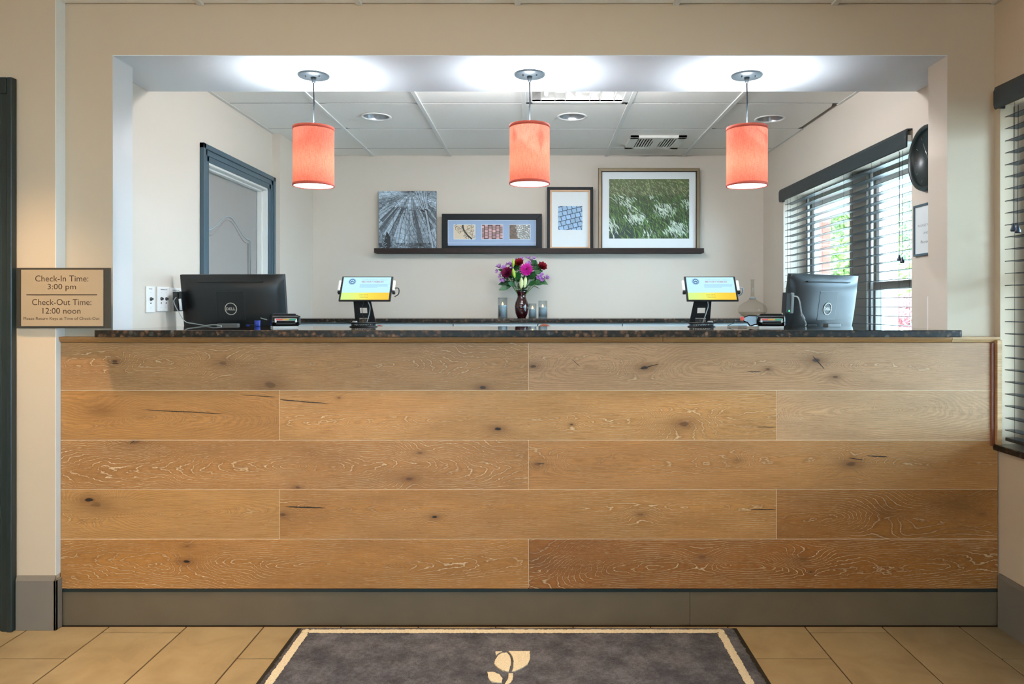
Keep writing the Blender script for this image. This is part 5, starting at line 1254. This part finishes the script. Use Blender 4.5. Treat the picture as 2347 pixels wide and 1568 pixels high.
# brown chairs whose arched tops just show over the bar
def chair(x, ztop, y, label):
    t = thing('desk_chair', label, 'chair', (x, y, 0), group='brown chairs behind the bar')
    pts = []
    for k in range(-14, 15): u = k/14*.2; pts.append((u, ztop-2.75*abs(u)**1.5))
    pts = [(-.17, .75)]+pts+[(.17, .75)]
    bm = nb(); prism(bm, pts, 'y', .17, .215, .006); part('backrest', bm, 'leather_brown', t, False)
    bm = nb(); box(bm, -.22, .22, -.22, .2, .62, .70, .02, 3); part('seat', bm, 'leather_brown', t, False)
    bm = nb(); box(bm, -.04, .04, .18, .21, .64, .78, .004); part('back_bracket', bm, 'matte_black', t, False)
    bm = nb(); tube(bm, [(0, 0, .08), (0, 0, .63)], .025, 12); part('gas_column', bm, 'silver', t, False)
    for k in range(5):
        a = 2*PI*k/5; bm = nb(); tube(bm, [(0, 0, .10), (math.cos(a)*.28, math.sin(a)*.28, .06)], [.022, .012], 8); lg = part('leg', bm, 'matte_black', t, False)
        bm = nb(); lathe(bm, [(.028, -.012), (.028, .012)], math.cos(a)*.28, math.sin(a)*.28, .028, 14, 'x'); part('castor', bm, 'matte_black', lg, False)
chair((1248-1232)*4.4/1686, E-(741-705)*4.4/1686, 4.2, 'brown leather chair whose top shows below the vase, near the middle')
chair((870-1232)*4.4/1686, E-(744.5-705)*4.4/1686, 4.2, 'brown leather chair whose top shows right of the left tablet stand')

# ------------------------------------------------------------ mat
mt = thing('floor_mat', 'grey carpet entrance mat with a cream border line and leaf emblem', 'mat', (-.08, 2.0, 0))
mx0, mx1, my0, my1 = -.941, .780, 1.35, 2.882
bm = nb(); box(bm, mx0, mx1, my0, my1, .0004, .004, .001); part('rubber_edge', bm, 'rubber', mt)
def fuzzy_patch(x0, x1, y0, y1, step, z, amp, mat, name):
    bm = nb(); nx, ny = int((x1-x0)/step), int((y1-y0)/step); g = []
    for j in range(ny+1):
        g.append([bm.verts.new((x0+(x1-x0)*i/nx+(rf.uniform(-.004, .004) if i in (0, nx) else rf.uniform(-.001, .001)), y0+(y1-y0)*j/ny+(rf.uniform(-.003, .003) if j in (0, ny) else 0), z+(rf.uniform(0, amp) if 0 < i < nx and 0 < j < ny else -.004))) for i in range(nx+1)])
    for j in range(ny):
        for i in range(nx): bm.faces.new((g[j][i], g[j][i+1], g[j+1][i+1], g[j+1][i])).smooth = True
    return part(name, bm, mat, mt)
fuzzy_patch(mx0+.016, mx1-.016, my0+.016, my1-.006, .007, .0085, .003, 'mat_pile', 'pile')
bm = nb()
lx0, lx1, ly1, lw = -.908, .720, 2.852, .030
def wob_strip(p0, p1, w, n=120):
    p0, p1 = Vector(p0), Vector(p1); d = (p1-p0).normalized(); s0 = Vector((-d.y, d.x, 0)); L = []; 
    rows_ = [[bm.verts.new(p0.lerp(p1, k/n)+s0*q*w/2+s0*(rf.uniform(-.0022, .0022) if abs(q) == 1 else 0)+Vector((0, 0, .0042 if q == 0 else .0015))) for q in (-1, -.6, 0, .6, 1)] for k in range(n+1)]
    for k in range(n):
        for q in range(4): bm.faces.new((rows_[k][q], rows_[k][q+1], rows_[k+1][q+1], rows_[k+1][q])).smooth = True
z_ = .010
wob_strip((lx0, ly1-lw/2, z_), (lx1, ly1-lw/2, z_), lw*1.05, 300); wob_strip((lx0+lw/2, ly1, z_), (lx0+lw/2, my0+.05, z_), lw, 200); wob_strip((lx1-lw/2, ly1, z_), (lx1-lw/2, my0+.05, z_), lw, 200); wob_strip((lx0, my0+.06, z_), (lx1, my0+.06, z_), lw, 200)
part('border_line', bm, 'cream_pile', mt)
# leaf emblem, outlined in floor coordinates
def FP(zx, zy):
    X, Y = 780+zx/3.009, 1300+zy/3.009; d = 1686*1.2485/(Y-705); return ((X-1232)*d/1686, d)
shapes = [
 [(1150,592),(1168,615),(1178,650),(1172,690),(1160,724),(1120,716),(1085,696),(1062,668),(1070,640),(1090,610),(1120,594)],
 [(1070,585),(1118,585),(1095,594),(1074,612)],
 [(1160,583),(1230,582),(1306,582),(1307,640),(1290,675),(1250,700),(1205,718),(1185,722),(1194,690),(1196,655),(1188,618),(1172,596)],
 [(1015,725),(1055,726),(1095,742),(1117,768),(1114,800),(1070,798),(1036,788),(1020,762)],
 [(1162,735),(1190,735),(1190,770),(1178,795),(1150,815),(1120,830),(1140,800),(1158,775)],
]
for s_i, sh in enumerate(shapes):
    bm = nb(); P2 = [FP(*q) for q in sh]; n = len(P2); fine = []
    for k in range(n):
        a, b_ = Vector(P2[k]), Vector(P2[(k+1) % n]); m_ = max(2, int((b_-a).length/.004))
        for q in range(m_): c0 = a.lerp(b_, q/m_); fine.append((c0.x+rf.uniform(-.0012, .0012), c0.y+rf.uniform(-.0012, .0012)))
    prism(bm, fine, 'z', .008, .0135); part('emblem', bm, 'cream_pile', mt)
bm = nb(); prism(bm, [(-.10+.0, 2.02), (.0, 2.02), (.0, 2.30), (-.03, 2.36), (-.07, 2.36), (-.10, 2.30)], 'z', .008, .0132); part('emblem', bm, 'cream_pile', mt)

# ------------------------------------------------------------ outside
o = nb(); box(o, -30, 60, -40, -4.7, -.3, -.12); box(o, 2.02, 60, -4.7, 60, -.3, -.12); og = part('ground', o, 'asphalt'); struct(og)
o = nb(); box(o, -4, 2, -9, -4.7, 2.65, 2.75); struct(part('sky_block_canopy', o, 'porch_white'))  # unseen canopy added to cut sky light through the entrance opening
o = nb(); box(o, 2.02, 4.2, -6, 14, -.12, -.02); og = part('trim_1', o, 'concrete'); struct(og)
o = nb(); box(o, 5.5, 30, 12, 60, -.12, -.05); og = part('lawn', o, 'grass'); struct(og)
o = nb(); box(o, 2.02, 4.3, -6, 14, 2.62, 2.70); og = part('trim_2', o, 'porch_white'); struct(og)
bmn = nb(); box(bmn, 3.15, 3.35, -6, 14, 2.28, 2.62, .01); pb = part('porch_beam', bmn, 'porch_white'); tag(pb, 'white porch beam seen through the office window', 'beam')
bc = thing('brick_column', 'red brick porch column outside the office window', 'column', (3.19, 8.6, -.02))
bm = nb(); box(bm, 3.02, 3.36, 8.43, 8.77, -.02, 2.28); part('mortar_core', bm, 'mortar', bc)
t = nb(); box(t, -.105, .105, -.008, .008, -.028, .028, .002, 1); bme = bpy.data.meshes.new('brick'); t.to_mesh(bme); t.free(); bme.materials.append(M['clay_brick'])
t = nb(); box(t, -.048, .048, -.008, .008, -.028, .028, .002, 1); bmh = bpy.data.meshes.new('brick'); t.to_mesh(bmh); t.free(); bmh.materials.append(M['clay_brick'])
for k in range(34):
    z = .015+k*.0665
    for f_, (ax, ay, rz) in enumerate(((3.19, 8.428, 0), (3.018, 8.6, PI/2))):
        full_first = (k+f_) % 2 == 0
        for (off_, me) in (((-.06, bme), (.112, bmh)) if full_first else ((-.112, bmh), (.06, bme))):
            q = link('brick', me, bc, (ax-3.19+(off_ if rz == 0 else 0), ay-8.6+(off_ if rz else 0), z+.02)); q.rotation_euler = (0, 0, rz)
def post(X, Y, label):
    t = thing('porch_post', label, 'post', (X, Y, -.02), group='white porch posts')
    bm = nb(); box(bm, X-.065, X+.065, Y-.065, Y+.065, -.02, 2.28, .006); part('shaft', bm, 'porch_white', t)
    bm = nb(); box(bm, X-.085, X+.085, Y-.085, Y+.085, -.02, .15, .006); part('base_block', bm, 'porch_white', t)
    bm = nb(); box(bm, X-.085, X+.085, Y-.085, Y+.085, 2.18, 2.28, .006); part('cap_block', bm, 'porch_white', t)
post(3.25, 6.82, 'white porch post seen through the right half of the office window')
post(3.25, 4.9, 'white porch post nearest the office window, outside')
post(3.25, 1.2, 'white porch post outside the lobby window')
def tree(X, Y, h, r, mat, label, name='tree', n=1500, ls_=.10):
    t = thing(name, label, name, (X, Y, -.12), group='trees beyond the porch' if name == 'tree' else None)
    bm = nb(); tube(bm, [(X, Y, -.12), (X+.05, Y, h*.5)], [.14*r/2, .07*r/2], 8)
    for k in range(6): a = k*1.1; tube(bm, [(X+.03, Y, h*.3), (X+math.cos(a)*r*.6, Y+math.sin(a)*r*.6, h*.62+.2*math.sin(k))], [.05*r/2, .015], 6)
    part('trunk', bm, 'bark', t)
    bm = nb(); rt = random.Random(int(X*7+Y))
    lumps = [(rt.uniform(-.6, .6)*r, rt.uniform(-.6, .6)*r, h*(.35+.6*rt.random()) if name == 'tree' else h*rt.uniform(.3, .8), r*rt.uniform(.3, .5)) for _ in range(14)]
    for k in range(n):
        lx_, ly_, lz_, lr = rt.choice(lumps); d = Vector((rt.gauss(0, 1), rt.gauss(0, 1), rt.gauss(0, 1))).normalized()*lr*rt.uniform(.5, 1); c0 = Vector((X+lx_, Y+ly_, lz_))+d
        u = Vector((rt.gauss(0, 1), rt.gauss(0, 1), rt.gauss(0, 1))).normalized(); w_ = u.orthogonal().normalized(); s0 = ls_*rt.uniform(.6, 1.3)
        bm.faces.new([bm.verts.new(c0+q) for q in (-u*s0, w_*s0*.5, u*s0, -w_*s0*.5)])
    cr = part('crown', bm, mat, t); cr['kind'] = 'stuff'
tree(7.4, 17.5, 5.0, 2.1, 'leaf_light', 'bright green leafy tree outside, right of the brick column', n=4200)
tree(10.2, 22.8, 5.5, 2.2, 'leaf_green', 'green leafy tree outside behind the white porch post', n=3600)
tree(10.5, 30.5, 6.5, 3.0, 'leaf_light', 'pale green tree further off between the nearer trees', n=3600, ls_=.14)
tree(5.9, 12.6, 1.75, .75, 'leaf_red', 'low red-leaved shrub outside the lower office window', 'shrub', 1800, .06)
tree(9.7, 19.4, 1.9, .95, 'leaf_red', 'red-leaved shrub behind the parked white car', 'shrub', 1800, .06)
# parked car
car = thing('car', 'white parked car outside the lower office window', 'car', (8.2, 16.3, -.12), (0, 0, math.radians(20)))
prof = [(-2.1, .35), (-2.12, .62), (-1.9, .82), (-1.15, .92), (-.55, 1.38), (.55, 1.42), (1.2, .98), (1.95, .86), (2.12, .6), (2.1, .35)]
bm = nb(); prism(bm, prof, 'y', -.85, .85, .05); part('body', bm, 'car_paint', car, False)
bm = nb(); prism(bm, [(-1.0, .95), (-.52, 1.30), (.5, 1.34), (1.05, .98)], 'y', -.87, .87, .01); part('window_glass', bm, 'car_glass', car, False)
for wx_ in (-1.3, 1.3):
    for wy_ in (-.78, .78):
        bm = nb(); lathe(bm, [(.2, -.1), (.33, -.1), (.33, .1), (.2, .1)], wx_, wy_, .33, 28, 'y'); wh = part('wheel', bm, 'rubber', car, False)
        bm = nb(); lathe(bm, [(.19, -.105), (.19, .105)], wx_, wy_, .33, 20, 'y'); part('hubcap', bm, 'silver', wh, False)
